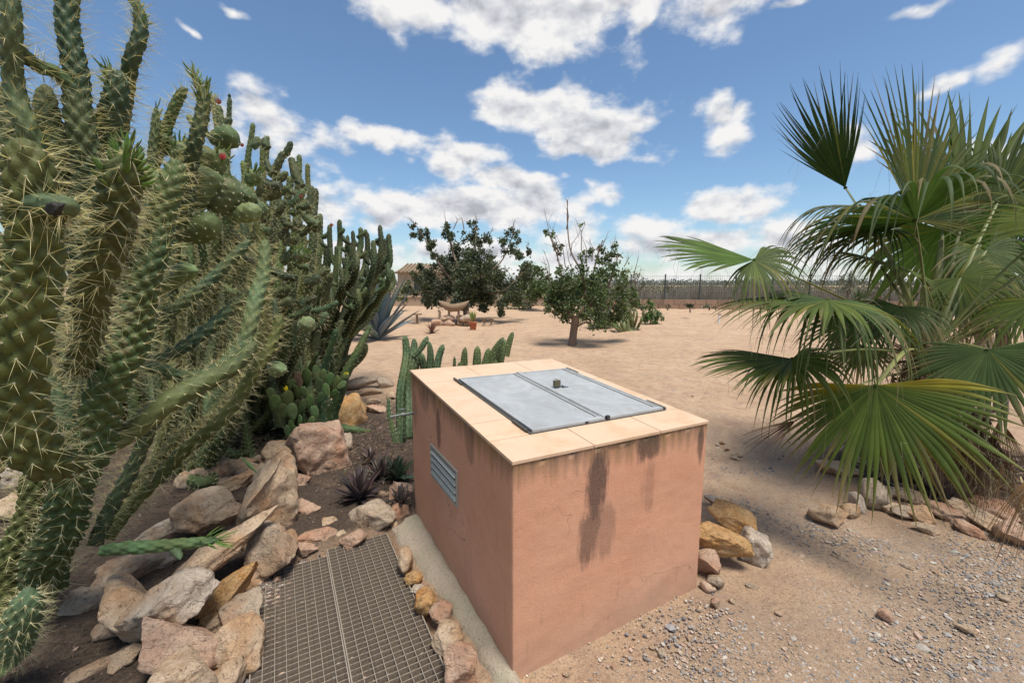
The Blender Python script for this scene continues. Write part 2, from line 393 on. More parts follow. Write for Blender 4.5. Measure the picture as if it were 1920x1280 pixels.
def rock(px, py, w, h, rot=0, col='t', label=None, group=None, zoff=0., seed=None, cuts=12, rnd=0., kd=1.25, name='rock', dd=0.):
    """a stone that covers w x h photo pixels, standing on the ground under it"""
    seed = seed if seed is not None else int(px*7+py*13)
    d = ray(px, py); z = .03
    for _ in range(6):
        P = G(px, py, z+zoff); dist = np.linalg.norm(P-[0, 0, CAMZ]); ax = (P-[0, 0, CAMZ])@np.array([0, cos(PITCH), -sin(PITCH)])
        el = math.asin((CAMZ-P[2])/dist); rx = w/2*ax/FPX
        rz = h/2*ax/FPX/math.sqrt((kd*sin(el))**2+cos(el)**2); z = rz*.72
    P = P*(1-dd)+np.array([0, 0, CAMZ])*dd
    sub = 5 if w > 95 else 4 if w > 38 else 3
    V, F = rock_shape(sub, seed, cuts, .155, rnd)
    # local frame: x across the view, y away, z up; rot spins it in the picture
    az = math.atan2(P[0], P[1]); X = np.array([cos(az), -sin(az), 0]); Y = np.array([sin(az), cos(az), 0]); Z = np.array([0, 0, 1.])
    fwd = unit(P-[0, 0, CAMZ]); up = unit(np.cross(X, fwd)); a = radians(rot)
    V = V*np.array([rx, rz*kd, rz])
    Wd = V@np.stack([X, Y, Z])
    xc, uc, fc = Wd@X, Wd@up, Wd@fwd
    x2, u2 = xc*cos(a)-uc*sin(a), xc*sin(a)+uc*cos(a)
    Wd = x2[:, None]*X+u2[:, None]*up+fc[:, None]*fwd
    mb = MB(); mb.add(Wd+P, F)
    base = np.array([P[0], P[1], P[2]+Wd[:, 2].min()])
    o = thing(name, mb, RM[col], label, 'rock' if name == 'rock' else 'stone', base, group)
    if w > 38:
        o.data.polygons.foreach_set('use_smooth', np.ones(len(o.data.polygons), bool))
    return o
WALLG = 'stones heaped in the row along the left of the metal grating'
rocks_named = [
 (318,1130,150,112,18,'w','broad flat pale boulder tilted up in the middle of the left stone row',.16,.0),
 (350,1210,165,104,-25,'p','wide wedge shaped pinkish rock jutting below the broad flat boulder',.05,0),
 (330,1268,118,100,0,'t','rounded pale tan rock at the bottom of the stone row',.1,.0),
 (398,1045,270,54,24,'t','long narrow diagonal limestone slab lying across the stone row',.16,0),
 (497,935,128,158,8,'t','tallest pitted tan boulder at the head of the stone row',.02,0),
 (392,962,102,82,10,'t','rounded tan rock left of the tallest pitted boulder',.04,0),
 (428,1112,128,62,34,'o','smooth orange pink slab pointing up towards the grating',.06,0),
 (505,1038,86,92,28,'g','grey brown rock wedged under the tallest boulder beside the grating',.0,0),
 (452,1150,66,58,0,'g','small brown rock at the left edge of the grating below the pink slab',0,0),
 (442,1212,88,86,-10,'t','ridged tan grey rock beside the lower left edge of the grating',0,0),
 (425,1272,66,58,0,'t','pale rock at the bottom edge beside the grating corner',0,0),
 (248,1150,66,124,20,'t','dark sided tan rock behind the broad flat boulder',.03,0),
 (262,1062,140,72,8,'g','hollowed grey limestone under the lying green cactus stem',.0,0),
 (158,1132,72,52,0,'g','brown rock standing alone on dark soil at lower left',0,0),
 (300,1000,110,44,14,'w','whitish rough rock behind the lying green cactus stem',0,0),
 (432,908,104,34,22,'t','slanting thin tan stone above the rounded rock',.02,0),
 (382,888,56,38,0,'p','pinkish stone in the pile left of the tallest boulder top',.03,0),
 (385,925,76,32,20,'p','pink edged flat stone leaning on the rounded tan rock',.02,0),
 (440,872,66,30,0,'t','small flat tan stone on top of the pile near the cactus leaf',.05,0),
 (602,843,122,112,-18,'p','large brown and orange boulder with a pale top in the cactus bed',.0,0),
 (660,776,64,70,-20,'o','upright golden yellow rock in front of the prickly pear',.02,0),
 (524,852,54,44,0,'t','tan stone between the large brown boulder and the stone pile',0,0),
 (607,766,56,36,0,'p','brownish pink stone below the prickly pear pads',.03,0),
 (588,796,38,30,30,'t','small tan stone above the large brown boulder',.05,0),
 (680,716,74,20,4,'g','flat grey stone edging the sand behind the golden rock',.04,0),
 (696,734,46,15,0,'g','thin flat stone just below the flat grey edging stone',0,0),
 (722,716,30,22,0,'g','dark grey stone at the end of the edging near the tall cactus',0,0),
 (590,1007,80,30,2,'p','long pinkish stone at the top end of the grating',0,0),
 (546,1010,34,38,0,'t','tan stone left of the long pinkish stone by the grating',0,0),
 (697,968,80,52,12,'g','speckled grey oval stone above the top of the grating',.02,0),
 (750,959,34,36,0,'p','squarish brick pink stone next to the box wall',0,0),
 (662,1010,50,34,0,'p','dull red stone touching the top edge of the grating',0,0),
 (752,925,46,50,-20,'p','brown stone leaning against the box wall above the brick pink stone',0,0),
 (572,952,44,44,30,'p','pointed reddish stone on the right of the tallest boulder',0,0),
 (820,1198,0,0,0,'t','',0,0),
]
for r in rocks_named:
    if r[2] == 0: continue
    k_ = 1.0 if r[2] > 110 else 1.12 if r[0] < 540 else 1.05
    rock(r[0], r[1], r[2]*k_, r[3]*k_, r[4], r[5], r[6], WALLG if r[0] < 540 else 'stones bordering the cactus bed', zoff=r[7]*.8, dd=r[8])
for (x, y, w, h, c, lb) in [
 (760,1052,30,52,'t','thin tan cobble highest in the cobble line beside the grating'),
 (775,1084,36,26,'o','small orange cobble second in the line beside the grating'),
 (784,1104,30,22,'w','pale flattened cobble behind the yellow cobble beside the grating'),
 (798,1126,42,48,'o','smooth yellow cobble halfway down the cobble line'),
 (827,1152,47,40,'p','round salmon pink cobble just below the yellow cobble'),
 (838,1196,62,54,'t','blocky tan grey cobble between the salmon and the dark red cobbles'),
 (863,1246,62,74,'p','large dark red cobble at the lower end of the cobble line')]:
    rock(x, y, w, h, 0, c, lb, 'cobbles between the grating and the concrete footing', rnd=.22, name='cobble')
for (x, y, w, h, r, c, z, lb) in [
 (1374,972,92,54,-10,'o',.05,'orange crusty rock at the back of the pile right of the box'),
 (1358,1014,100,62,4,'o',.05,'large golden yellow rock right of the box near its corner'),
 (1418,1020,60,62,-14,'w',0,'whitish pointed rock beside the golden rock right of the box'),
 (1326,1052,48,56,0,'p',0,'brownish rock against the lower right corner of the box'),
 (1342,940,44,18,-12,'w',.02,'thin white stone behind the orange rock right of the box'),
 (1342,1090,34,28,20,'g',0,'small grey stone at the foot of the box corner'),
 (1326,1100,28,18,-30,'p',0,'small red stone lying at the foot of the box corner'),
 (1342,1128,16,22,0,'p',0,'tiny pink pebble lying in front of the small red stone')]:
    rock(x, y, w, h, r, c, lb, 'rocks piled against the right of the box', zoff=z)
for (x, y, w, h, r, c, lb) in [
 (1552,968,66,46,10,'t','low dusty tan stone at the left end of the palm edging'),
 (1592,958,34,34,0,'t','small tan stone next to the low dusty stone of the palm edging'),
 (1608,940,30,42,0,'w','pale upright narrow stone left of the tall block in the palm edging'),
 (1640,926,50,60,0,'g','tall squarish stone block under the hanging green palm leaf'),
 (1703,932,76,34,-4,'t','flat pinkish tan stone resting on others below the green palm leaf'),
 (1666,952,34,22,0,'t','small stone under the left end of the flat pinkish tan stone'),
 (1692,960,34,26,0,'g','small grey stone under the middle of the flat pinkish tan stone'),
 (1726,962,46,36,-24,'t','wedge shaped tan stone in the middle of the palm edging'),
 (1736,988,42,20,-6,'t','small low stone lying in front of the palm edging'),
 (1775,962,64,34,-8,'p','pinkish stone between the wedge stone and the long slanting slab'),
 (1842,976,112,36,-22,'t','long slanting slab in the right part of the palm edging'),
 (1858,958,76,44,-10,'p','reddish brown stone behind the long slanting slab'),
 (1905,1002,60,44,-14,'p','brown stone at the right end of the palm edging by the dead frond'),
 (1818,992,50,22,-24,'p','thin reddish stone under the long slanting slab'),
 (1570,884,80,34,-12,'t','half buried stone under the left side of the green palm leaf'),
 (1612,868,34,24,0,'t','small stone half hidden behind the green palm leaf')]:
    rock(x, y, w, h, r, c, lb, 'stones edging the palm bed')
for (x, y, w, h, lb, c) in [
 (18,880,60,80,'pale stacked stone at the left edge behind the big cactus','w'), (24,955,50,60,'lower pale stone at the left edge behind the big cactus','t'),
 (150,765,52,56,'sunlit pale stone glimpsed between two big cactus stems','w'), (290,884,30,26,'small orange stone below the leaning cactus stems','o'),
 (352,882,40,14,'thin bluish white stone left of the stone pile','w'), (330,915,52,16,'flat grey stone lying in shade beside the stone pile','g'),
 (160,1090,40,14,'thin pale sliver of stone leaning at lower left','w'), (60,1215,90,30,'brown stone half buried under the young cactus','g'),
 (170,1262,120,34,'low brown rock at the bottom edge left of the stone row','g')]:
    rock(x, y, w, h, 0, c, lb, 'stones lying around the big cactus')
FG = 'filler stones packed in the left stone row'
for k, (x, y, w, h, c, lb) in enumerate([(352,905,44,34,'t','pale stone at the far left of the pile above the rounded rock'),(462,885,44,34,'t','cream stone left of the top of the tallest boulder'),(412,872,40,26,'p','pinkish stone at the back of the pile'),
   (350,985,60,34,'g','greyish stone left of the rounded tan rock'),(440,985,52,40,'t','tan stone filling the gap beside the tallest boulder foot'),(300,1060,70,40,'g','shaded stone behind the long diagonal slab'),
   (470,1085,46,34,'t','tan stone between the pink slab and the grating'),(210,1180,60,50,'g','dull stone on soil left of the wedge shaped rock'),(235,1235,64,50,'t','tan rock at the lower left of the stone row'),
   (400,1165,60,46,'t','cream stone behind the ridged tan grey rock'),(545,880,44,38,'t','ochre stone between tallest boulder and brown boulder'),(505,860,36,28,'p','small pink stone behind the tallest boulder'),
   (640,835,50,44,'g','grey stone leaning on the right of the brown boulder'),(560,905,50,36,'p','brown stone in front of the large brown boulder'),(620,980,44,30,'t','tan stone above the long pinkish stone'),(575,1030,40,22,'p','low pink stone at the top corner of the grating'),
   (720,930,34,24,'g','grey pebble sized rock near the brick pink stone'),(635,720,40,22,'g','grey stone at the left end of the flat edging'),(625,755,36,26,'p','pinkish stone between golden rock and prickly pear'),(705,770,44,22,'p','reddish slab behind the withered aloe')]):
    rock(x, y, w, h, (k*37) % 50-25, c, lb, FG, zoff=.0)
SG = 'small loose stones around the cactus bed border'
for k, (x, y, w, h) in enumerate([(558,978,22,16),(582,984,24,18),(606,982,22,16),(628,990,20,14),(640,1002,26,18),(735,985,20,14),(455,858,26,18),(478,862,24,20),(470,880,20,14),
     (520,820,20,14),(548,825,18,13),(500,870,22,16),(355,938,26,18),(350,960,20,16),(470,1130,24,20),(462,1170,20,16),(520,1085,18,12),
     (640,745,22,16),(700,752,26,14),(735,742,20,16),(620,800,18,14),(645,812,22,12),(480,1095,18,12),(405,862,26,18),(420,885,24,16),(465,905,22,16),(570,1035,14,10)]):
    rock(x, y, w, h, 0, 'tpwgt'[k % 5], 'small loose stone filling gaps along the border of the cactus bed', SG, name='small_stone')
FS = 'small stones scattered on the bare sand'
for k, (x, y, w, h) in enumerate([(1353,829,12,8),(1363,842,10,6),(1382,852,22,10),(1378,858,18,9),(1345,833,8,5),(1310,1140,12,12),(1340,1125,14,9),(1372,1125,12,9),(1410,1098,22,8),(1295,1195,14,12),
      (1222,1212,12,9),(1660,1150,24,18),(1810,1175,34,16),(1880,1120,22,14),(1460,1150,14,10),(1580,1045,18,12),(1150,1250,12,9),(1062,1262,14,10),(1240,1225,12,12),(1700,1060,22,8),(1760,1075,18,7)]):
    rock(x, y, w, h, 0, 'tptgw'[k % 5], 'small stone lying loose on the sand right of the box', FS, name='small_stone')

# ------------------------------------------------------------------ gravel
def gravel(name, pts, size, colf, flat=.55, lab=None):
    V0, F0 = ICO[1]; n = len(pts); m = len(V0)
    sc = size[:, None]*rng.uniform(.6, 1.3, (n, 3)); sc[:, 2] *= flat
    V = V0[None]*(1+rng.uniform(-.22, .22, (n, m, 1)))*sc[:, None]
    a = rng.uniform(0, 2*pi, n); ca, sa = np.cos(a)[:, None], np.sin(a)[:, None]
    X = V[..., 0]*ca-V[..., 1]*sa; Y = V[..., 0]*sa+V[..., 1]*ca; tl = rng.uniform(-.35, .35, (n, 1))
    V = np.stack([X, Y, V[..., 2]+X*tl], -1)+pts[:, None]
    F = (F0[None]+np.arange(n)[:, None, None]*m).reshape(-1, 3)
    C = np.repeat(colf(n), m, 0)
    mb = MB(); mb.add(V.reshape(-1, 3), F, C)
    o = thing(name, mb, M_gravel, lab, 'gravel', (0, 0, 0), smooth=False, kind='stuff'); return o
def in_box(x, y, mgn=0.0):
    u = (x-BOX0[0])*bb[0]+(y-BOX0[1])*bb[1]; v = (x-BOX0[0])*ba[0]+(y-BOX0[1])*ba[1]
    return (u > -mgn) & (u < BB+mgn) & (v > -mgn) & (v < BA+mgn)
def scatter(n, x0, x1, y0, y1, dens):
    x = rng.uniform(x0, x1, n); y = rng.uniform(y0, y1, n)
    k = (rng.uniform(0, 1, n) < dens(x, y)) & ~in_box(x, y); x, y = x[k], y[k]
    return np.stack([x, y, ground_z(x, y)+.001], -1)
GC = np.array([(.31,.28,.25),(.24,.235,.23),(.17,.16,.155),(.38,.32,.26),(.43,.31,.235),(.42,.375,.31),(.30,.235,.18)])
def gcol(n): return GC[rng.integers(0, 7, n)]*rng.uniform(.75, 1.25, (n, 1))
SC = np.array([(.45,.30,.20),(.52,.37,.26),(.36,.24,.17),(.55,.44,.33),(.33,.27,.23)])
def scol(n): return SC[rng.integers(0, 5, n)]*rng.uniform(.75, 1.2, (n, 1))
def DC(n): return np.array([(.07,.05,.04),(.13,.09,.07),(.22,.16,.12),(.05,.04,.035)])[rng.integers(0, 4, n)]*rng.uniform(.7, 1.4, (n, 1))
def patchy(x, y): return .5+.5*np.sin(x*5.1+1.3*np.sin(y*4.3))*np.sin(y*6.7+1.1*np.sin(x*3.9))
p = scatter(105000, -.2, 5.2, .75, 4.0, lambda x, y: np.clip(grey_zone(x, y)*1.25-.15, 0, 1)*(.30+.70*patchy(x, y)))
gravel('gravel', p, rng.lognormal(-5.42, .45, len(p)), gcol, lab='loose grey and pinkish gravel spread thickly at lower right')
p = scatter(26000, -.4, 6, .7, 7, lambda x, y: (1-soil_mask(x, y))*np.clip(1.15-.17*y, .1, 1)*(.25+.75*patchy(x+3, y)))
gravel('scattered_grit', p, rng.lognormal(-5.75, .45, len(p)), scol, lab='fine sandy grit strewn over the bare earth around the box')
p = scatter(22000, -5, 5, 1.0, 6.5, lambda x, y: soil_mask(x, y)*.6)
gravel('soil_crumbs', p, rng.lognormal(-5.3, .55, len(p)), DC, lab='dark crumbs of soil and mulch under the cactus plants')
p = scatter(16000, -9, 16, 3.5, 18, lambda x, y: (1-soil_mask(x, y))*.55*patchy(x*.4, y*.4))
gravel('sand_clods', p, rng.lognormal(-4.9, .45, len(p)), scol, lab='little clods and pebbles dotted over the open sandy yard')

# ------------------------------------------------------------------ masonry box with a metal hatch
def topz(u, v): return .937-.0188*u+.0664*v          # top of the tiling, local u along the front, v away
box = root('masonry_box', 'salmon rendered masonry box topped with beige tiles and a grey metal hatch', 'utility box', BOX0, rz=BYAW)
TILE_T = .014
def plaster():
    m, t, p, co = new_mat('salmon_plaster')
    sep = N(t, 'ShaderNodeSeparateXYZ'); L(t, co, sep.inputs[0]); x, y, z = sep.outputs
    n1 = noise_n(t, co, 2.2, 5, .6); n2 = noise_n(t, co, 150, 5, .8); n3 = noise_n(t, co, 9, 5, .6)
    c = mixc(t, ramp(t, n1, [(.35, 0.0), (.65, 1.0)]), (.63,.315,.190), (.70,.385,.245))
    c = mixc(t, ramp(t, n3, [(.4, .0), (.7, .35)]), c, (.60,.33,.21))
    c = mixc(t, ramp(t, n2, [(.3, .6), (.5, 0.0)]), c, (.34,.17,.11))
    c = mixc(t, ramp(t, n2, [(.55, 0.0), (.72, .3)]), c, (.66,.42,.30))
    st = N(t, 'ShaderNodeMapping'); L(t, co, st.inputs[0]); st.inputs['Scale'].default_value = (24, 24, 2.6); streak = noise_n(t, st.outputs[0], 1, 5, .6)
    st2 = N(t, 'ShaderNodeMapping'); L(t, co, st2.inputs[0]); st2.inputs['Scale'].default_value = (17, 17, 2.2); st2.inputs['Location'].default_value = (3, 1, 2); str2 = noise_n(t, st2.outputs[0], 1, 6, .7)
    front = math_(t, 'LESS_THAN', y, .02); leftm = math_(t, 'SUBTRACT', 1.0, front)
    def blob(ax, cx, cz, rx, rz, gate, slant=0.0):
        xs = math_(t, 'ADD', ax, math_(t, 'MULTIPLY', math_(t, 'SUBTRACT', z, cz), slant))
        a = math_(t, 'POWER', math_(t, 'MULTIPLY', math_(t, 'SUBTRACT', xs, cx), 1/rx), 2.0)
        b = math_(t, 'POWER', math_(t, 'MULTIPLY', math_(t, 'SUBTRACT', z, cz), 1/rz), 2.0)
        d = math_(t, 'SUBTRACT', 1.0, math_(t, 'ADD', a, b))
        d = math_(t, 'ADD', d, math_(t, 'MULTIPLY', math_(t, 'SUBTRACT', str2, .5), 3.2))
        d = math_(t, 'ADD', d, math_(t, 'MULTIPLY', math_(t, 'SUBTRACT', n3, .5), .9))
        r = N(t, 'ShaderNodeMapRange'); r.interpolation_type = 'SMOOTHSTEP'; r.inputs['From Min'].default_value = -.2; r.inputs['From Max'].default_value = .6; L(t, d, r.inputs['Value'])
        return math_(t, 'MULTIPLY', r.outputs[0], gate)
    s = None
    for (cx, cz, rx, rz, k, sl) in [(.410,.74,.068,.19,1.0,-.14),(.385,.56,.066,.19,.80,-.12),(.46,.52,.07,.14,.42,0),(.71,.86,.085,.09,.9,0),(.72,.68,.05,.16,.30,0),(1.075,.80,.028,.11,.85,0),(.55,.90,.10,.02,.5,0)]:
        b = math_(t, 'MULTIPLY', blob(x, cx, cz, rx, rz, front, sl), k)
        s = b if s is None else math_(t, 'MAXIMUM', s, b)
    for (cy, cz, ry, rz, k) in [(.86,.80,.04,.13,.75),(.42,.86,.06,.09,.5),(1.12,.90,.10,.07,.4),(1.33,.8,.05,.14,.35)]:
        s = math_(t, 'MAXIMUM', s, math_(t, 'MULTIPLY', blob(y, cy, cz, ry, rz, leftm), k))
    s = math_(t, 'MULTIPLY', s, ramp(t, n2, [(.3, 1.0), (.72, .55)]))
    # greenish drip line under the tiles
    tz = math_(t, 'ADD', math_(t, 'MULTIPLY_ADD', x, -.0188, .937), math_(t, 'MULTIPLY', y, .0664))
    dz = math_(t, 'SUBTRACT', tz, z)
    dl = N(t, 'ShaderNodeMapRange'); dl.inputs['From Min'].default_value = .015; dl.inputs['From Max'].default_value = .15; dl.inputs['To Min'].default_value = .95; dl.inputs['To Max'].default_value = -.12
    L(t, dz, dl.inputs['Value'])
    dr = math_(t, 'ADD', dl.outputs[0], math_(t, 'MULTIPLY', math_(t, 'SUBTRACT', streak, .55), 1.9), clamp=True)
    c = mixc(t, math_(t, 'MULTIPLY', dr, .9), c, mixc(t, ramp(t, n1, [(.42, 0.0), (.55, 1.0)]), (.24,.155,.055), (.12,.095,.06)))
    c = mixc(t, math_(t, 'MULTIPLY', s, .97), c, (.040,.038,.036))
    cw = N(t, 'ShaderNodeVectorMath', op='ADD'); L(t, co, cw.inputs[0]); cn = N(t, 'ShaderNodeTexNoise'); cn.inputs['Scale'].default_value = 5; cn.inputs['Detail'].default_value = 5; L(t, co, cn.inputs['Vector']); cn2 = N(t, 'ShaderNodeVectorMath', op='SCALE'); L(t, cn.outputs['Color'], cn2.inputs[0]); cn2.inputs['Scale'].default_value = .35; L(t, cn2.outputs[0], cw.inputs[1])
    vc = N(t, 'ShaderNodeTexVoronoi'); vc.feature = 'DISTANCE_TO_EDGE'; vc.inputs['Scale'].default_value = 2.3; L(t, cw.outputs[0], vc.inputs['Vector'])
    ckm = math_(t, 'MULTIPLY', ramp(t, vc.outputs['Distance'], [(0.0, .8), (.006, 0.0)]), ramp(t, noise_n(t, co, 1.7, 3), [(.52, 0.0), (.6, 1.0)]))
    c = mixc(t, ckm, c, (.16,.08,.05))
    # splashed sandy dust near the foot
    ft = N(t, 'ShaderNodeMapRange'); ft.inputs['From Min'].default_value = .0; ft.inputs['From Max'].default_value = .22; ft.inputs['To Min'].default_value = .65; ft.inputs['To Max'].default_value = 0
    L(t, math_(t, 'ADD', z, math_(t, 'MULTIPLY', math_(t, 'SUBTRACT', n3, .5), .3)), ft.inputs['Value'])
    c = mixc(t, ft.outputs[0], c, (.50,.32,.21))
    L(t, c, p.inputs['Base Color']); p.inputs['Roughness'].default_value = .92; p.inputs['Specular IOR Level'].default_value = .2
    b = bump(t, noise_n(t, co, 4, 3), .010); b = bump(t, n3, .0025, 1, b); b = bump(t, noise_n(t, co, 170, 4, .7), .0022, 1, b); L(t, b, p.inputs['Normal']); return m
def body():
    nu, nv, nz = 40, 50, 36
    mb = MB()
    def grid(f, a, b):
        s = np.linspace(0, 1, a+1); r = np.linspace(0, 1, b+1); A, B = np.meshgrid(s, r, indexing='ij'); V = f(A, B)
        i = np.arange(a)[:, None]; j = np.arange(b)[None]
        F = np.stack([i*(b+1)+j, (i+1)*(b+1)+j, (i+1)*(b+1)+j+1, i*(b+1)+j+1], -1).reshape(-1, 4); mb.add(V.reshape(-1, 3), F)
    def zz(u, v, k): return -.14+k*(topz(u, v)-TILE_T-.002+.14)
    bow = lambda a, k: .003*np.sin(a*5+1)*np.sin(k*4)+.0015*np.sin(a*17)*np.sin(k*13)
    def lean(u, v, k):           # the walls are a little out of plumb
        return u+.004*(1-k)*(u/BB*2-1)*-1, v
    grid(lambda a, k: np.stack([a*BB, bow(a, k)*np.sin(pi*a)*np.sin(pi*k), zz(a*BB, 0, k)], -1), nu, nz)
    grid(lambda k, a: np.stack([bow(a+3, k)*np.sin(pi*a)*np.sin(pi*k), a*BA, zz(0, a*BA, k)], -1), nz, nv)
    grid(lambda k, a: np.stack([a*BB, BA+a*0, zz(a*BB, BA, k)], -1), nz, nu)
    grid(lambda a, k: np.stack([BB+a*0, a*BA, zz(BB, a*BA, k)], -1), nv, nz)
    grid(lambda a, k: np.stack([a*BB, k*BA, zz(a*BB, k*BA, 1.0)], -1), 8, 8)
    return mb
me = body().mesh('rendered_wall'); bmx = bmesh.new(); bmx.from_mesh(me); bmesh.ops.remove_doubles(bmx, verts=bmx.verts, dist=.0006)
bmesh.ops.recalc_face_normals(bmx, faces=bmx.faces)
ed = [e for e in bmx.edges if e.calc_face_angle(0) > 1.0 and abs(e.verts[0].co.z-e.verts[1].co.z) > .01]
bmesh.ops.bevel(bmx, geom=ed, offset=.007, segments=3, affect='EDGES', profile=.5)
for v_ in bmx.verts:
    k_ = mn.noise(v_.co*19)*.0022+mn.noise(v_.co*55+Vector((3, 1, 7)))*.0012; v_.co += v_.normal*k_
bmx.to_mesh(me); bmx.free(); me.materials.append(plaster()); me.polygons.foreach_set('use_smooth', np.ones(len(me.polygons), bool))
me.set_sharp_from_angle(angle=radians(40))
part('rendered_wall', me, None, box)
def tile_mat():
    m, t, p, co = new_mat('beige_tile')
    oi = N(t, 'ShaderNodeObjectInfo')
    f = noise_n(t, co, 5, 5, .6); g = noise_n(t, co, 130, 3, .6)
    c = mixc(t, f, (.56,.39,.26), (.67,.49,.34)); c = mixc(t, math_(t, 'MULTIPLY', oi.outputs['Random'], .35), c, (.72,.44,.26))
    c = mixc(t, ramp(t, noise_n(t, co, 3.3, 5, .7, 1), [(.5, 0.0), (.7, .6)]), c, (.46,.30,.16))
    c = mixc(t, ramp(t, g, [(.25, .4), (.4, 0.0)]), c, (.45,.30,.19))
    L(t, c, p.inputs['Base Color']); p.inputs['Roughness'].default_value = .62; p.inputs['Specular IOR Level'].default_value = .35
    L(t, bump(t, g, .0008), p.inputs['Normal']); return m
MT = tile_mat()
def slab(mb, pts, z0f, t, C=None):       # prism on the sloping top between four (u, v) corners
    P = [(u, v, z0f(u, v)) for u, v in pts]; Q = [(u, v, z0f(u, v)+t) for u, v in pts]
    mb.add(P+Q, [[3,2,1,0],[4,5,6,7],[0,1,5,4],[1,2,6,5],[2,3,7,6],[3,0,4,7]], C)
HU0, HU1, HV0, HV1 = .190, 1.032, .192, 1.082
def bevelled(mb, name, w, mat, parent, seg=2, smooth=False, label=None):
    me = mb.mesh(name, smooth=smooth); b = bmesh.new(); b.from_mesh(me); bmesh.ops.bevel(b, geom=b.edges[:], offset=w, segments=seg, affect='EDGES', profile=.6)
    b.to_mesh(me); b.free(); return part(name, me, mat, parent, local=True, label=label)
O_ = .006; g_ = .0018
us = [-O_, .386, .778, BB+O_]; 
tiles = []
for i in range(3): tiles.append((us[i], us[i+1], -O_, HV0))
vs = [HV0, .395, .812, HV1]
for i in range(3): tiles.append((-O_, HU0, vs[i], vs[i+1])); tiles.append((HU1, BB+O_, vs[i]+(.015 if i else 0), vs[i+1]+(.012 if i < 2 else 0)))
for i in range(3): tiles.append((us[i], us[i+1], HV1, BA+O_))
for (u0, u1, v0, v1) in tiles:
    mb = MB(); j = random.uniform(-.0006, .0006)
    slab(mb, [(u0+g_, v0+g_), (u1-g_, v0+g_), (u1-g_, v1-g_), (u0+g_, v1-g_)], lambda u, v: topz(u, v)-TILE_T+j, TILE_T)
    bevelled(mb, 'tile', .0016, MT, box)
mb = MB(); slab(mb, [(0, 0), (BB, 0), (BB, BA), (0, BA)], lambda u, v: topz(u, v)-TILE_T-.001, .0095)   # grout bed
part('mortar_bed', mb, simple('grout', (.36,.25,.17), .95, 0, .2, 30), box, smooth=False, local=True)
def metal():
    m, t, p, co = new_mat('galvanised_sheet')
    f = noise_n(t, co, 3, 6, .65, 1.2); g = noise_n(t, co, 60, 4)
    c = mixc(t, ramp(t, f, [(.35, 0.0), (.65, 1.0)]), (.40,.41,.40), (.47,.48,.47))
    c = mixc(t, ramp(t, noise_n(t, co, 8, 6, .75, .6), [(.56, 0.0), (.8, .4)]), c, (.62,.60,.55)); c = mixc(t, ramp(t, noise_n(t, co, 5, 7, .75, 2), [(.45, 0.0), (.75, .6)]), c, (.27,.255,.225))
    L(t, c, p.inputs['Base Color']); p.inputs['Metallic'].default_value = .35
    L(t, ramp(t, f, [(.3, .55), (.7, .7)]), p.inputs['Roughness'])
    L(t, bump(t, g, .0006), p.inputs['Normal']); return m
MM = metal(); MMd = simple('weathered_steel', (.11,.105,.09), .6, .4, .35, 60, .0008, 120)
H_ = {}
def hpart(name, boxes, mat, par=None, label=None, w=.001):
    mb = MB()
    for (u0, u1, v0, v1, z0, z1) in boxes:
        P = [(u0, v0), (u1, v0), (u1, v1), (u0, v1)]
        V = [(u, v, topz(u, v)+z0) for u, v in P]+[(u, v, topz(u, v)+z1) for u, v in P]
        mb.add(V, [[3,2,1,0],[4,5,6,7],[0,1,5,4],[1,2,6,5],[2,3,7,6],[3,0,4,7]])
    return bevelled(mb, name, w, mat, par or box, 1, label=label)
M_ = .622
fw = .022
hpart('hatch_frame', [(HU0, HU0+.012, HV0, HV1, -.012, .004), (HU1-.012, HU1, HV0, HV1, -.012, .004), (HU0+.012, HU1-.012, HV0, HV0+.012, -.012, .004), (HU0+.012, HU1-.012, HV1-.012, HV1, -.012, .004),
      (M_-.012, M_+.012, HV0+.012, HV1-.012, -.012, .002)], MMd)
for (a, b, lb) in ((HU0+.016, M_-.004, 'left hatch leaf'), (M_+.004, HU1-.016, 'right hatch leaf with the padlock')):
    v0, v1 = HV0+.004, HV1-.016
    dr = hpart('hatch_leaf', [(a, b, v0, v1, .003, .012)], MM, label=lb)
    rims = [(a, a+.010, v0, v1, .0122, .0165), (b-.010, b, v0, v1, .0122, .0165), (a+.010, b-.010, v1-.010, v1, .0122, .0165), (a+.010, b-.010, v0, v0+.030, .0122, .0150)]
    hpart('rim', rims, MM, dr, w=.0008)
    # folded seam lines parallel to the outer sides
    e = b-.034 if a < M_-.1 else b-.040
    hpart('seam', [(e, e+.005, v0+.03, v1-.012, .0122, .0150)], MMd, dr, w=.0006)
hpart('cover_strip', [(M_-.006, M_+.026, HV0+.012, HV1-.01, .0168, .0195)], MM)
hpart('strip_edge', [(M_-.0085, M_-.0062, HV0+.012, HV1-.01, .012, .0190)], MMd, w=.0004)
for (u, v) in ((HU0-.002, HV0+.085), (HU0-.002, HV1-.05), (HU1+.002, HV0+.07), (HU1+.002, HV1-.06)):
    mb = MB(); n = 5
    for k in range(n):
        vv = v+(k-2)*.026
        P = np.array([(u, vv-.0115, topz(u, vv-.0115)+.009), (u, vv+.0115, topz(u, vv+.0115)+.009)]); mb.tube(P, .0075 if k % 2 else .0068, 10)
    mb.tube(np.array([(u, v-.07, topz(u, v-.07)+.009), (u, v+.07, topz(u, v+.07)+.009)]), .0035, 8)
    hg = part('hinge', mb, MMd, box, local=True)
hpart('latch_block', [(M_+.004, M_+.022, HV0-.004, HV0+.012, .002, .024)], M_iron)
hpart('latch_block', [(M_-.125, M_-.108, HV0-.002, HV0+.010, .002, .012)], M_iron)
hpart('hasp', [(.668, .748, .700, .724, .0195, .0225)], MM)
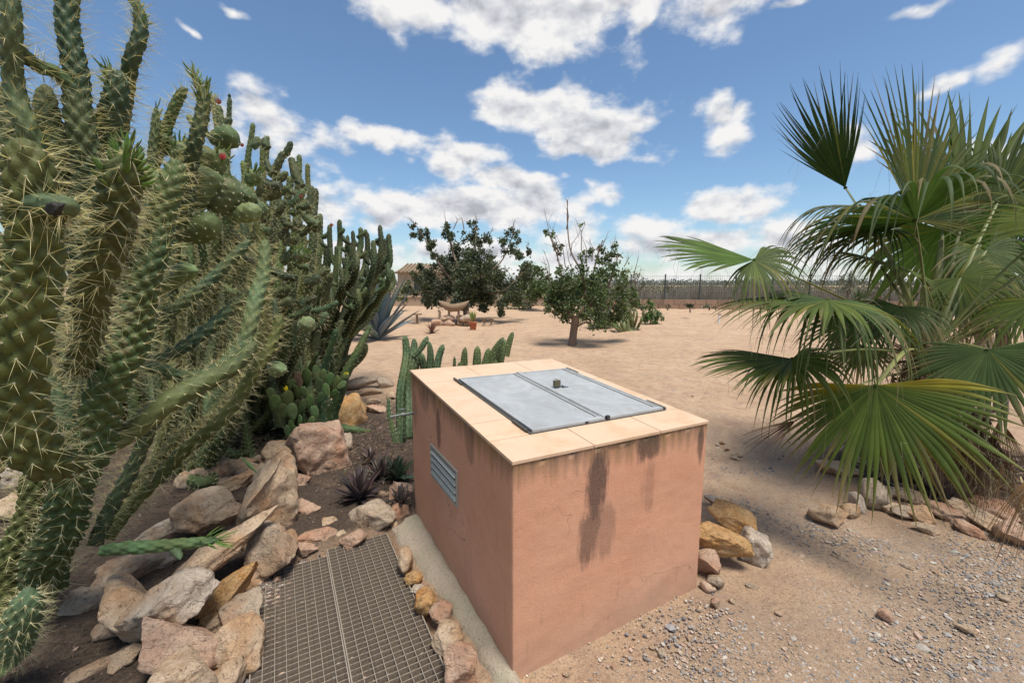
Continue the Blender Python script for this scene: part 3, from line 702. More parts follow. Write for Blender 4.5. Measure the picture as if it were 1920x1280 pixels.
hpart('staple', [(.690, .694, .706, .734, .0228, .050), (.704, .708, .706, .734, .0228, .050)], MMd)
# padlock lying on the hatch
def W_(u, v, z): return BOX0+bb*u+ba*v+np.array([0, 0, z])
pl = root('padlock', 'small dulled brass padlock hanging at the middle of the metal hatch', 'padlock', W_(.69, .70, topz(.69, .70)+.022), rz=BYAW)
mb = MB(); mb.box((-.010, -.004, .0195), (.044, .020, .036)); bevelled(mb, 'lock_body', .004, simple('dull_brass', (.15,.13,.075), .5, .6, .35, 80), pl, 2)
mb = MB(); cs_, _ = curve([(-.024, .0, .030), (-.024, .012, .040), (-.010, .024, .044), (.004, .012, .040), (.004, .0, .030)], 16); mb.tube(cs_, .0034, 8); part('shackle', mb, MM, pl, local=True)
mb = MB(); mb.box((.048, -.012, .0075), (.050, .020, .004)); bevelled(mb, 'keyhole_cover', .001, simple('bright_tin', (.75,.75,.74), .3, .7, .1, 40), pl, 1)
# louvre vent on the left side: local y = v, face at x = 0
def vent():
    y0, y1, z0, z1 = .570, .992, .470, .668
    mb = MB(); fw = .016; x0, x1 = -.010, .0
    for (a, b, c, d) in ((y0, y1, z1-fw, z1), (y0, y1, z0, z0+fw), (y0, y0+fw, z0+fw, z1-fw), (y1-fw, y1, z0+fw, z1-fw)):
        mb.box(((x0+x1)/2, (a+b)/2, (c+d)/2), (x1-x0, b-a, d-c))
    vf = bevelled(mb, 'vent', .0012, simple('vent_zinc', (.42,.42,.38), .5, .5, .15, 20), box, 1)
    mb = MB(); mb.box((-.0012, (y0+y1)/2, (z0+z1)/2), (.0018, y1-y0-.02, z1-z0-.02)); part('opening_shade', mb, M_iron, vf, local=True, smooth=False)  # dark sheet painted in for the shade of an uncut vent opening
    ms = simple('vent_slat_metal', (.62,.62,.56), .45, .5, .15, 20)
    base = None
    for k in range(4):
        zc = z0+fw+.020+k*(z1-z0-2*fw)/4
        mb = MB(); an = radians(-32); mb.box((-.0085, (y0+y1)/2, zc), (.0015, y1-y0-2*fw, .0205), [[cos(an), 0, sin(an)], [0, 1, 0], [-sin(an), 0, cos(an)]][::1])
        part('slat', mb, ms, vf, local=True, smooth=False)
vent()
mb = MB(); mb.tube([(0.004, 1.352, .752), (-.05, 1.352, .752), (-.065, 1.352, .752)], .0095, 12); mb.tube([(-.062, 1.352, .752), (-.085, 1.352, .752)], .014, 10)
mb.tube([(-.085, 1.352, .752), (-.155, 1.352, .748)], .008, 10); mb.tube([(-.075, 1.352, .765), (-.075, 1.352, .785)], .005, 8); mb.box((-.075, 1.352, .788), (.05, .012, .006))
part('outlet_tap', mb, simple('tap_metal', (.16,.18,.165), .6, .3, .2, 60), box, local=True)

# concrete footing along the left side
def footing():
    mb = MB(); n = 60; V = []
    for i in range(n+1):
        v = -.16+i/n*(1.36+.16); w = float(np.interp(v, [-.16,.03,.42,.9,1.27,1.36],[.052,.060,.085,.140,.18,.18]))+.006*math.sin(v*19)+.006*math.sin(v*43+1)
        P = [(-w-.02, -.05), (-w, .012), (-w*.62, .030+.005*math.sin(v*17)), (-.02, .042), (.01, .045), (.01, -.05)]
        for (u, z) in P: V.append(W_(u, v, z+.004*math.sin(v*31+u*40)))
    F = []
    for i in range(n):
        for j in range(5): F.append([i*6+j, (i+1)*6+j, (i+1)*6+j+1, i*6+j+1])
    mb.add(V, np.array(F)[:, ::-1]); mb.poly(V[:6], range(6)); mb.poly(V[-6:], range(5, -1, -1))
    m, t, p, co = new_mat('mossy_concrete')
    f = noise_n(t, co, 14, 6, .7); g = noise_n(t, co, 4, 4); h = noise_n(t, co, 120, 3)
    c = mixc(t, f, (.34,.275,.20), (.48,.39,.285)); c = mixc(t, ramp(t, g, [(.45, 0.0), (.65, .7)]), c, (.36,.33,.22)); c = mixc(t, ramp(t, h, [(.3, .8), (.42, 0.0)]), c, (.13,.10,.08))
    L(t, c, p.inputs['Base Color']); p.inputs['Roughness'].default_value = .95; L(t, bump(t, f, .02), p.inputs['Normal'])
    thing('concrete_footing', mb, m, 'rough grey concrete strip running along the foot of the box wall', 'footing', W_(-.08, .6, 0))
footing()

# steel floor grating: two panels side by side
def grating():
    m, t, p, co = new_mat('rusty_grating')
    f = noise_n(t, co, 7, 5, .7); g = noise_n(t, co, 80, 4)
    c = mixc(t, f, (.22,.175,.13), (.34,.275,.205)); c = mixc(t, ramp(t, g, [(.35, .6), (.5, 0.0)]), c, (.09,.07,.055))
    L(t, c, p.inputs['Base Color']); p.inputs['Roughness'].default_value = .7; p.inputs['Metallic'].default_value = .15; L(t, bump(t, g, .0006), p.inputs['Normal'])
    m2 = simple('worn_bar_top', (.33,.28,.22), .55, .25, .2, 30)
    z = .015; zero = -(BOX0@bb), -(BOX0@ba)
    for (u0, u1, lb) in ((-.205, .148, 'left steel grating panel partly filled with soil'), (.156, .505, 'right steel grating panel beside the line of cobbles')):
        A0 = np.array([bb[0]*u0+ba[0]*1.25, bb[1]*u0+ba[1]*1.25, 0])
        r = root('floor_grating', lb, 'grating', A0, 'metal gratings set in the ground', rz=BYAW)
        w = u1-u0; Ln = 2.60-1.25 if u0 > 0 else 2.56-1.25
        n = 8; long_me = None
        for k in range(n+1):
            mb = MB(); t_ = .0026 if 0 < k < n else .005
            if k in (0, n): 
                mb.box((0, Ln/2, z-.015), (t_, Ln, .030)); o = part('edge_bar', mb, m2, r, smooth=False, local=True)
            else:
                if long_me is None: mb.box((0, Ln/2, z-.0125), (t_, Ln, .028)); long_me = mb.mesh('long_bar', smooth=False); long_me.materials.append(m2)
                o = part('long_bar', long_me, m2, r, local=True)
            o.location = (k*w/n, 0, 0)
        cb = MB(); cb.box((w/2, 0, z-.022), (w-.006, .0035, .040), [[1, 0, 0], [0, cos(.0), -sin(.0)], [0, sin(.0), cos(.0)]]); cme = cb.mesh('cross_bar', smooth=False); cme.materials.append(m)
        nc = int(Ln/.0305)
        for k in range(nc+1):
            o = part('cross_bar', cme, m, r, local=True); o.location = (0, (.002+k*.0305), 0); o.rotation_euler = (radians(0), 0, 0)
grating()
# soil and chips that have silted up the far left corner of the gratings
pts = []
while len(pts) < 4200:
    u = random.uniform(-.22, .5); v = random.uniform(1.3, 2.62)
    if random.random() > math.exp(-(((u+.14)/.14)**2+((v-2.38)/.28)**2))*1.1+.05: continue
    q = bb*u+ba*v; pts.append((q[0], q[1], (-.012 if random.random() < .6 else -.035)+.02*math.exp(-(((u+.16)/.10)**2+((v-2.45)/.2)**2))))
pts = np.array(pts)
gravel('grating_silt', pts, rng.lognormal(-5.2, .4, len(pts)), lambda n: np.where(rng.uniform(0, 1, (n, 1)) < .7, DC(n)*1.8, gcol(n)), lab='chips and soil silting up the far left corner of the grating')

# ------------------------------------------------------------------ cactus stems
def cactus_stem(P, R, tub=.05, nt=5, n=28, per=6, amp=.16, col=(.075,.105,.045), tipcol=None, spine=.05, nsp=3, spr=.0006, prob=1., tap=.06, spcol=(.72,.64,.36), lat=True, seed=0, swirl=.35, tubmax=400):
    """knobbly columnar stem along P (k,3) with radii R; returns stem and spine mesh builders"""
    r = np.random.default_rng(seed+1)
    P = np.asarray(P, float); R = np.asarray(R, float)
    full, ln = curve(np.column_stack([P, R]), 8)
    m = max(8, int(ln/tub*per)); Q, ln = curve(np.column_stack([P, R]), m); C, rad = Q[:, :3], Q[:, 3]
    C = C+np.stack([.12*rad*np.sin(np.linspace(0, ln/ .07, m)+r.uniform(0, 6)) for _ in range(3)], 1)
    T, A, B = frames(C); s = np.linspace(0, ln, m)
    e = np.clip((ln-s)/(tap+1e-6), 0, 1); rad = rad*np.sqrt(1-(1-e)**2+1e-4)
    th = np.linspace(0, 2*pi, n, endpoint=False)
    sw = swirl*s[:, None]/tub/nt
    a = nt*(th[None]/(2*pi))+sw*0; b = s[:, None]/tub
    p = a+b+.0; q = a-b+.0
    if lat:
        h = np.abs(np.sin(pi*p)*np.sin(pi*q)); h = h**.45; sk = np.where(True, 1, 1)
    else:
        h = np.abs(np.cos(pi*a))**.8
    rr = rad[:, None]*(1-amp+1.35*amp*h)*(1+.05*r.normal(size=(m, 1))*0)
    V = C[:, None]+rr[..., None]*(np.cos(th)[None, :, None]*A[:, None]+np.sin(th)[None, :, None]*B[:, None])
    i = np.arange(m-1)[:, None]; j = np.arange(n)[None]
    F = np.stack([i*n+j, i*n+(j+1) % n, (i+1)*n+(j+1) % n, (i+1)*n+j], -1).reshape(-1, 4)
    c0 = np.asarray(col)*np.ones((m, 1))
    if tipcol is not None:
        w = np.clip(1-(ln-s)/(ln*.45+.02), 0, 1)[:, None]; c0 = c0*(1-w)+np.asarray(tipcol)*w
    tint = 1+.22*np.sin(s/.21+r.uniform(0, 6)); 
    cc = c0[:, None]*tint[:, None, None]*(.80+.30*h)[..., None]*np.ones((m, n, 1))
    mb = MB(); mb.add(V.reshape(-1, 3), F, cc.reshape(-1, 3)); mb.poly(V[-1], range(n), cc[-1, 0]); mb.poly(V[0][::-1], range(n), cc[0, 0])
    sp = None
    if spine > 0:
        pts, nor, tt = [], [], []
        K = int(ln/tub*2)+1
        for k in range(K):
            for jj in range(nt):
                # cell centres of the rhombic lattice: a = (x+y+1)/2, b = (x-y)/2
                bb_ = k/2+.18; aa_ = jj+(.5 if k % 2 == 0 else 0.)
                sv_ = bb_*tub
                if sv_ > ln-.004 or r.uniform() > prob: continue
                x = sv_/ln*(m-1); i0 = int(x); 
                t_ = 2*pi*aa_/nt; nn = np.cos(t_)*A[i0]+np.sin(t_)*B[i0]
                pts.append(C[i0]+nn*rad[i0]*(1+.30*amp)); nor.append(nn); tt.append(T[i0])
        if pts:
            pts, nor, tt = map(np.array, (pts, nor, tt)); D = [];Pp = []
            for k in range(nsp):
                d = unit(nor+r.normal(size=nor.shape)*.42+tt*r.uniform(-.25, .55)); D.append(d*(spine*r.uniform(.2, 1.35, (len(d), 1)))); Pp.append(pts)
            sp = spines(np.vstack(Pp), np.vstack(D), spr, spcol)
            # pale woolly areoles
            V0 = ICO[1][0]*.0022*(rad.mean()/.03); sp.add((V0[None]+pts[:, None]).reshape(-1, 3), (ICO[1][1][None]+np.arange(len(pts))[:, None, None]*12).reshape(-1, 3), (.60, .54, .38))
    return mb, sp, (C, T, rad)
ICO[0] = ICO[1]
_v, _f = ico(1); 
def spines(P, D, r, col, mb=None):
    n = len(P); d = unit(D); ref = np.where(np.abs(d[:, 2:3]) > .9, np.array([[1., 0, 0]]), np.array([[0, 0, 1.]]))
    a = unit(np.cross(d, ref)); b = np.cross(d, a); rr = r*np.ones((n, 1))
    V = np.stack([P+a*rr, P-a*rr*.5+b*rr*.87, P-a*rr*.5-b*rr*.87, P+D], 1)
    F = (np.array([[0,1,3],[1,2,3],[2,0,3]])[None]+np.arange(n)[:, None, None]*4).reshape(-1, 3)
    C = np.repeat(np.asarray(col)*rng.uniform(.7, 1.2, (n, 1)), 4, 0)
    mb = mb or MB(); mb.add(V.reshape(-1, 3), F, C); return mb
def tip_leaves(C, T, rad, n=26, ln=.035, w=.0045, span=.10, col=(.10,.17,.035), seed=0):
    """finger shaped young leaves round the top of a stem"""
    r = np.random.default_rng(seed); mb = MB(); m = len(C); L_ = np.linalg.norm(C[-1]-C[max(0, m-8)])/7+1e-6
    for k in range(n):
        u = r.uniform(0, 1)**1.4; i = int(max(0, m-1-u*span/L_)); th = r.uniform(0, 2*pi)
        t = T[i]; a = unit(np.cross(t, [.3, .9, .2])); b = np.cross(t, a); o = a*cos(th)+b*sin(th)
        d = unit(o*(.35+.6*u)+t*(1.1-.4*u)); P0 = C[i]+o*rad[i]*.8; l = ln*r.uniform(.6, 1.2)*(1-.3*u)
        P = np.array([P0, P0+d*l*.35+o*l*.06, P0+d*l*.75+o*l*.04, P0+d*l]); mb.tube(P, [w*.8, w, w*.7, w*.12], 5, jit(col, .3))
    return mb
def add_stem(rt, pts, wpx, label=None, leaves=0, **kw):
    """pts: photo x, y and distance of points along the stem; wpx: widths there"""
    P = [at(*p) for p in pts]; w = np.interp(np.linspace(0, 1, len(pts)), np.linspace(0, 1, len(wpx)), wpx)
    R = [w_/2*p[2]/FPX for w_, p in zip(w, pts)]
    mb, sp, (C, T, rad) = cactus_stem(P, R, **kw)
    o = part('stem', mb, M_cactus, rt, label=label)
    if sp: part('spines', sp, M_spine, o, smooth=False, stuff=True)
    if leaves: part('young_leaves', tip_leaves(C, T, rad, leaves, ln=kw.get('tub', .05)*1.1, w=R[-1]*.14+.0012, span=.11, seed=kw.get('seed', 0)), M_cactus, o, stuff=True)
    return o
GRN = (.054,.090,.029); OLV = (.078,.092,.024); BLU = (.048,.082,.038); LIT = (.13,.185,.07)
NEAR = dict(n=44, per=10, amp=.27, spine=.075, nsp=5, spr=.0010, tap=.07)
big = root('giant_cactus', 'towering dark green knobbly cactus with long yellow spines filling the left edge', 'cactus', G(95,1085))
for k, (pts, w, kw) in enumerate([
 ([(150,868,1.42),(95,868,1.32),(48,815,1.24),(38,720,1.2),(52,600,1.16),(66,470,1.13),(62,360,1.1),(44,262,1.08)], (60,100,112,108,112,112,105,80), dict(tub=.085, nt=5, col=OLV, nsp=5, tap=.06)),
 ([(150,690,1.7),(172,580,1.5),(188,500,1.42),(212,410,1.36),(236,330,1.32),(246,288,1.3)], (60,76,84,92,86,62), dict(tub=.08, nt=5, col=(.080,.095,.030), nsp=6, leaves=34)),
 ([(78,1100,1.95),(105,1010,1.85),(150,890,1.78),(190,780,1.75),(222,690,1.75),(258,590,1.78),(280,500,1.8),(300,420,1.85),(322,350,1.9),(330,300,1.95)], (92,96,92,88,84,80,66,62,60,44), dict(tub=.075, nt=5, col=GRN, nsp=4)),
 ([(150,600,1.9),(158,480,1.8),(160,380,1.75),(158,260,1.7),(140,150,1.7),(130,60,1.7),(132,-60,1.7)], (60,64,66,62,56,50,46), dict(tub=.075, nt=5, col=BLU, nsp=3)),
 ([(170,560,1.9),(140,470,1.8),(122,380,1.75),(108,290,1.7),(92,220,1.7),(88,160,1.7)], (50,62,64,60,54,36), dict(tub=.07, nt=5, col=(.065,.095,.042), nsp=4)),
 ([(-60,10,1.55),(-10,55,1.55),(35,98,1.55),(70,125,1.6),(110,140,1.65),(150,185,1.7),(180,250,1.75)], (30,34,36,34,34,36,36), dict(tub=.07, nt=5, col=GRN, nsp=3)),
 ([(70,330,1.6),(48,240,1.55),(30,160,1.55),(20,60,1.5),(16,-50,1.5)], (50,50,44,42,38), dict(tub=.07, nt=5, col=(.07,.105,.05), nsp=3)),
 ([(20,420,1.7),(18,330,1.7),(5,240,1.7),(-20,150,1.7)], (60,60,56,50), dict(tub=.075, nt=5, col=(.065,.09,.036), nsp=4)),
 ([(180,480,2.0),(190,380,1.9),(198,280,1.85),(212,190,1.8),(226,130,1.8)], (60,60,58,56,40), dict(tub=.07, nt=5, col=BLU, nsp=3, leaves=0)),
 ([(222,260,1.95),(236,180,1.9),(246,120,1.85),(262,70,1.85),(262,30,1.85),(255,-2,1.85)], (36,34,36,34,28,18), dict(tub=.06, nt=5, col=BLU, nsp=3, leaves=22)),
 ([(216,170,1.8),(206,140,1.8),(194,122,1.78)], (28,24,16), dict(tub=.05, nt=5, col=GRN, nsp=2, leaves=24)),
 ([(232,470,1.75),(238,390,1.7),(240,310,1.68),(240,262,1.66)], (44,44,40,26), dict(tub=.06, nt=5, col=GRN, tipcol=LIT, nsp=3, leaves=40)),
 ([(340,430,2.3),(352,340,2.25),(368,270,2.2),(378,210,2.2),(384,160,2.2)], (40,38,36,34,28), dict(tub=.06, nt=5, col=BLU, nsp=3, leaves=14)),
 ([(384,190,2.2),(372,158,2.2),(360,132,2.2)], (22,20,14), dict(tub=.05, nt=5, col=GRN, nsp=1, leaves=26)),
 ([(280,330,2.4),(318,230,2.4),(340,175,2.4),(352,166,2.4)], (26,26,24,18), dict(tub=.055, nt=5, col=GRN, nsp=3)),
 ([(286,330,2.3),(290,250,2.3),(292,200,2.3)], (24,22,14), dict(tub=.05, nt=5, col=BLU, nsp=2, leaves=8)),
 ([(255,690,1.85),(295,690,1.95),(340,706,2.05),(395,700,2.15),(440,668,2.25),(470,600,2.35),(490,520,2.5),(500,450,2.6)], (26,32,36,36,38,40,36,26), dict(tub=.075, nt=5, col=(.085,.125,.055), nsp=3)),
 ([(175,850,1.8),(235,815,1.85),(300,762,1.9),(365,728,2.0),(430,690,2.1),(480,640,2.2)], (50,54,56,54,44,34), dict(tub=.12, nt=4, amp=.10, col=(.095,.12,.045), nsp=3)),
 ([(250,640,2.1),(300,600,2.2),(360,555,2.3),(420,500,2.4),(470,450,2.5)], (26,30,30,28,24), dict(tub=.07, nt=5, col=(.055,.085,.042), nsp=3)),
 ([(230,690,2.1),(320,665,2.3),(380,625,2.4),(430,580,2.5),(475,540,2.6)], (28,32,32,28,20), dict(tub=.07, nt=5, col=(.05,.08,.04), nsp=3)),
 ([(178,1020,1.95),(215,940,2.0),(255,860,2.05),(292,790,2.1),(330,730,2.2)], (34,36,34,32,28), dict(tub=.08, nt=5, col=(.045,.065,.03), nsp=3)),
 ([(200,1010,2.05),(262,930,2.15),(330,860,2.25),(400,800,2.3),(450,740,2.4),(500,660,2.5),(528,590,2.6)], (32,34,34,34,32,30,24), dict(tub=.08, nt=5, col=OLV, nsp=4)),
 ([(195,985,2.2),(280,880,2.3),(350,810,2.4),(420,770,2.5),(470,700,2.6)], (26,30,30,28,22), dict(tub=.07, nt=5, col=(.08,.08,.03), nsp=4)),
 ([(72,690,1.75),(100,740,1.75),(128,800,1.75),(158,850,1.78)], (44,46,44,40), dict(tub=.09, nt=5, amp=.14, col=BLU, nsp=2)),
 ([(-30,900,1.6),(10,800,1.5),(-5,700,1.45),(-20,560,1.4),(-10,430,1.4)], (60,70,80,80,70), dict(tub=.08, nt=5, col=OLV, nsp=4)),
 ([(20,1150,1.9),(30,1040,1.9),(60,950,1.9),(60,880,1.9)], (60,70,60,50), dict(tub=.08, nt=5, col=OLV, nsp=4)),
 ([(270,560,2.2),(330,520,2.1),(345,512,2.05),(372,508,2.0)], (20,44,50,30), dict(tub=.09, nt=5, amp=.08, col=LIT, nsp=2, spine=.02)),
 ([(100,420,1.15),(130,392,1.12),(112,384,1.1),(60,382,1.08),(28,392,1.08)], (20,40,56,52,30), dict(tub=.07, nt=5, amp=.10, col=(.085,.125,.06), nsp=4)),
 ]):
    a = dict(NEAR); a.update(kw); a['seed'] = k*17+3; a['nsp'] = a['nsp']+2; w = tuple(q*.69 for q in w)
    if max(w) > 38: a['nt'] = 6; a['tub'] *= .78; a['nsp'] = max(3, a['nsp']-2)
    if max(w) < 45: a['n'] = 32; a['per'] = 8
    add_stem(big, pts, w, **a)
# black scab on the short stem
mb = MB(); V, F = rock_shape(3, 5, 3, .3); P = at(103, 392, 1.03); mb.add(V*np.array([.030, .012, .020])*.9+P, F, (.02,.018,.018)); part('black_scab', mb, M_cactus, big)

# spiny twiggy cactus in the middle, with fat young joints
mid = root('spiny_cactus', 'bushy green cactus with fat young joints and a pink flower left of centre', 'cactus', G(430,900))
MID = dict(n=20, per=6, amp=.22, spine=.05, nsp=3, spr=.0009, tap=.05, tub=.055, nt=5)
rs = random.Random(5)
mtips = [(300,330),(330,300),(352,260),(400,180),(410,196),(432,182),(430,260),(455,300),(475,230),(492,262),(503,255),(520,310),(470,340),(440,350),(400,330),(545,330),(562,290),(576,306),(556,350),(592,352),(530,380),(500,400),(560,420),(590,430),(540,470),(505,500),(470,430),(430,420),(380,400),(350,460),(600,470),(575,520),(548,540),(520,560),(600,560),(560,600),(530,640),(500,600),(460,500),(400,500),(372,560),(430,600),(395,640),(520,700),(548,660),(480,700),(440,740),(330,420),(310,470),(300,540),(330,620),(490,760),(470,800),(420,800),(530,450),(560,480),(512,350),(445,380),(480,460),(388,450),(350,380),(420,540),(460,570),(580,600),(545,720)]
for k, (tx, ty) in enumerate(mtips):
    d0 = rs.uniform(3.0, 3.8)+(1.3 if tx > 470 else 0); d1 = rs.uniform(2.9, 4.2)+(1.0 if tx > 470 else 0); bx = min(440, 330+(tx-330)*.40+rs.uniform(-40, 30)); by = 880+rs.uniform(-30, 10)
    if tx > 465 and ty > 610: continue
    if ty > 600: by = 900
    mx = (bx+tx)/2+rs.uniform(-35, 55)+(tx-bx)*.22; my = (by+ty)/2+rs.uniform(0, 80)
    w = rs.uniform(12, 20); c = jit(rs.choice([(.070,.105,.038),(.085,.118,.042),(.055,.085,.036),(.105,.120,.036)]), .2)
    add_stem(mid, [(bx, by, d0), ((bx+mx)/2+8, (by+my)/2+10, d0), (mx, my, (d0+d1)/2), ((mx+tx)/2+6, (my+ty)/2, d1), (tx, ty, d1)], (w*1.2, w*1.1, w, w*.9, w*.6), **{**MID, 'col': c, 'seed': k+100, 'leaves': 8 if k % 3 == 0 else 0})
# short side joints and buds
for k in range(150):
    tx, ty = rs.choice(mtips); x = tx+rs.uniform(-35, 35); y = ty+rs.uniform(10, 120); d = rs.uniform(2.9, 4.0); a = radians(rs.uniform(15, 165)); l = rs.uniform(18, 60); w = rs.uniform(11, 19)
    if x > 600-max(0, 400-y)*.5 or (x > 450 and y > 620): continue
    c = jit((.06,.085,.038), .3)
    add_stem(mid, [(x, y, d), (x+cos(a)*l*.5, y-sin(a)*l*.45+4, d), (x+cos(a)*l, y-sin(a)*l, d)], (w*.8, w, w*.7), **{**MID, 'n': 14, 'per': 5, 'col': c, 'nsp': 2, 'seed': k+300, 'tap': .03})
for k, (x, y, dx, dy, w, d) in enumerate([(350,385,40,-70,62,2.4),(330,440,85,-24,50,2.35),(405,400,28,-66,58,2.5),(415,385,60,10,0,2.5),(425,400,66,-4,34,2.55),(395,262,52,-12,40,2.7),(306,290,10,-40,34,2.4),
      (330,310,18,-44,34,2.4),(405,330,12,-50,32,2.5),(462,345,18,-28,26,2.8),(560,612,32,-6,30,2.9),(510,705,16,-26,34,2.6),(552,490,18,-20,24,2.9),(300,375,-20,-60,44,2.3),(440,385,30,-30,40,2.7),(362,330,24,-56,46,2.45),(470,410,30,-26,30,2.8),(600,600,16,-14,16,3.2)]):
    if not w: continue
    add_stem(mid, [(x, y, d), (x+dx*.35, y+dy*.35, d), (x+dx*.75, y+dy*.75, d), (x+dx, y+dy, d)], (w*.45, w*.95, w, w*.6), label='fat pale green young joint' if k in (10, 11) else None,
        **{**MID, 'n': 26, 'per': 8, 'amp': .10, 'tub': .05, 'nt': 6, 'col': (.16,.21,.09) if k in (10, 11, 4) else jit((.085,.125,.05), .2), 'spine': .012, 'nsp': 3, 'seed': k+700, 'tap': .04, 'leaves': 30 if k in (6, 7, 8, 9, 12) else 0})
def blossom(rt, px, py, d, size, col, n=14, name='flower'):
    mb = MB(); P = at(px, py, d)
    for k in range(n):
        th = 2*pi*k/n+rs.uniform(-.2, .2); tl = rs.uniform(.2, 1.0); dr = unit(np.array([cos(th)*sin(tl), sin(th)*sin(tl), cos(tl)+.2])); sd_ = unit(np.cross(dr, [0.1, .2, 1])); l = size*rs.uniform(.7, 1.1)
        nn = np.cross(sd_, dr)
        mb.add([P, P+dr*l*.5+sd_*l*.28, P+dr*l+nn*l*.15, P+dr*l*.5-sd_*l*.28, P+dr*l*.55-nn*l*.08], [[0,1,4],[1,2,4],[2,3,4],[3,0,4]], jit(col, .15))
    return part(name, mb, M_flower, rt, smooth=False)
blossom(mid, 418, 300, 2.45, .040, (.62,.10,.12)); blossom(mid, 410, 196, 2.9, .040, (.34,.08,.07)); blossom(mid, 430, 184, 2.9, .03, (.06,.07,.05)); blossom(mid, 454, 276, 3.0, .028, (.36,.10,.09)); blossom(mid, 565, 372, 3.2, .03, (.38,.08,.06)); blossom(mid, 622, 425, 3.4, .03, (.40,.13,.06))

# knobbly candelabra cactus behind, on the right of the bed
can = root('candelabra_cactus', 'dark green candelabra cactus with curved upright arms in front of the blue agave', 'cactus', G(600,720))
ctips = [(590,352),(600,400),(618,420),(637,411),(652,440),(662,432),(676,426),(688,434),(700,450),(713,421),(722,446),(729,438),(730,460),(700,495),(728,492),(735,505),(650,480),(668,470),(640,500),(690,520),(672,540),(705,540),(655,560),(640,600),(685,642),(672,650),(620,600),(600,520),(580,470),(560,560),(600,600),(545,560),(620,540),(655,520),(610,460),(570,420),(630,460),(590,580),(640,640),(540,620),(530,520),(570,600),(625,650)]
for k, (tx, ty) in enumerate(ctips):
    d0 = rs.uniform(5.6, 6.6); d1 = rs.uniform(5.2, 7.0); bx = 560+(tx-540)*.25+rs.uniform(-15, 15); by = 735+rs.uniform(-20, 10)
    q = (tx-bx); mx = bx+q*rs.uniform(.55, .75); my = by+(ty-by)*rs.uniform(.50, .66)
    w = rs.uniform(8.5, 12.5); c = jit(rs.choice([(.044,.066,.026),(.056,.080,.030),(.036,.054,.022)]), .2)
    add_stem(can, [(bx, by, d0), (bx+q*.28, by+(my-by)*.55, d0), (mx, my, (d0+d1)/2), (tx-q*.02, my+(ty-my)*.55, d1), (tx, ty, d1)], (w*1.5, w*1.3, w*1.15, w, w*.75), **{**MID, 'n': 12, 'per': 4, 'amp': .26, 'tub': .07, 'col': c, 'seed': k+900, 'nsp': 1, 'spine': .016, 'spr': .0016, 'tap': .06})
    for q_ in range(rs.choice([1, 2, 3])):
        f = rs.uniform(.15, .7); x = tx-(tx-mx)*f; y = ty-(ty-my)*f
        if y > 640: continue
        a = radians(rs.uniform(30, 150)); l = rs.uniform(8, 34)
        add_stem(can, [(x, y, d1), (x+cos(a)*l*.7, y-sin(a)*l*.4, d1), (x+cos(a)*l, y-sin(a)*l, d1)], (w*.6, w*.8, w*.6), **{**MID, 'n': 9, 'per': 4, 'amp': .25, 'tub': .07, 'col': c, 'seed': k+1900, 'spine': 0, 'tap': .04})
# dark thicket of older stems filling the heart of the bed
old = root('old_cactus_thicket', 'dense dark thicket of old cactus stems at the back of the bed', 'cactus', G(420,760))
for k in range(150):
    x0 = rs.uniform(120, 640); x1 = x0+rs.uniform(-60, 90); d = rs.uniform(4.2, 5.4)
    top = np.interp(x1, [100, 300, 420, 500, 560, 600, 700], [230, 330, 340, 350, 420, 480, 600])+rs.uniform(0, 260); yb = 800
    w = rs.uniform(12, 19)
    add_stem(old, [(x0, yb, d), ((x0+x1)/2-rs.uniform(0, 20), (yb+top)/2, d), (x1, top, d+rs.uniform(-.3, .3))], (w*1.2, w, w*.6), **{**MID, 'n': 9, 'per': 4, 'amp': .25, 'tub': .085, 'col': jit((.050,.072,.032), .35), 'seed': k+3000, 'nsp': 1, 'spine': .05, 'spr': .0011, 'prob': .6})
# single plants
lie = root('fallen_cactus_stem', 'smooth green cactus stem lying flat across the pale stones', 'cactus stem', G(290,1040,.1))
add_stem(lie, [(192,1032,1.86),(245,1026,1.86),(300,1022,1.87),(360,1018,1.88),(412,1012,1.9)], (20,24,22,20,12), n=28, per=9, amp=.30, tub=.075, nt=5, leaves=16, col=(.075,.125,.05), spine=0, seed=7, tap=.05)
add_stem(lie, [(322,1026,1.87),(334,1038,1.84),(338,1048,1.82)], (14,14,8), n=14, per=6, amp=.15, tub=.05, col=(.07,.13,.08), spine=0, seed=8, tap=.03)
lf = root('leaf_blade', 'single thin green blade lying on the stone pile', 'leaf', G(475,880))
mb = MB(); mb.tube([at(452,856,2.6), at(468,872,2.58), at(484,888,2.56)], [.003, .011, .002], 6, (.10,.18,.06)); part('blade', mb, M_cactus, lf)
yo = root('young_cactus', 'small bristly young cactus with pale spines at the lower left edge', 'cactus', G(45,1215))
add_stem(yo, [(22,1225,1.62),(34,1180,1.58),(50,1140,1.56),(56,1100,1.55)], (46,54,50,26), n=30, per=8, amp=.2, tub=.045, nt=7, col=(.11,.17,.08), spine=.05, nsp=7, spr=.0006, seed=9, tap=.06)
add_stem(yo, [(10,1260,1.6),(-10,1230,1.6),(-24,1200,1.6)], (40,44,26), n=24, per=7, amp=.2, tub=.045, nt=6, col=(.09,.14,.06), spine=.05, nsp=6, spr=.0006, seed=10, tap=.06)
# fine dead twigs and shed spines under the big cactus
P = []; D = []
for k in range(1500):
    g = G(rs.uniform(-40, 330), rs.uniform(900, 1270)); P.append([g[0], g[1], float(ground_z(g[0], g[1]))+rs.uniform(0, .03)]); a = rs.uniform(0, 6.28); D.append([cos(a)*.05, sin(a)*.05, rs.uniform(-.005, .02)])
thing('shed_spines', spines(np.array(P), np.array(D), .0007, (.20,.15,.09)), M_spine, 'shed spines and dry twigs littering soil under the giant cactus', 'litter', G(150,1100), kind='stuff', smooth=False)

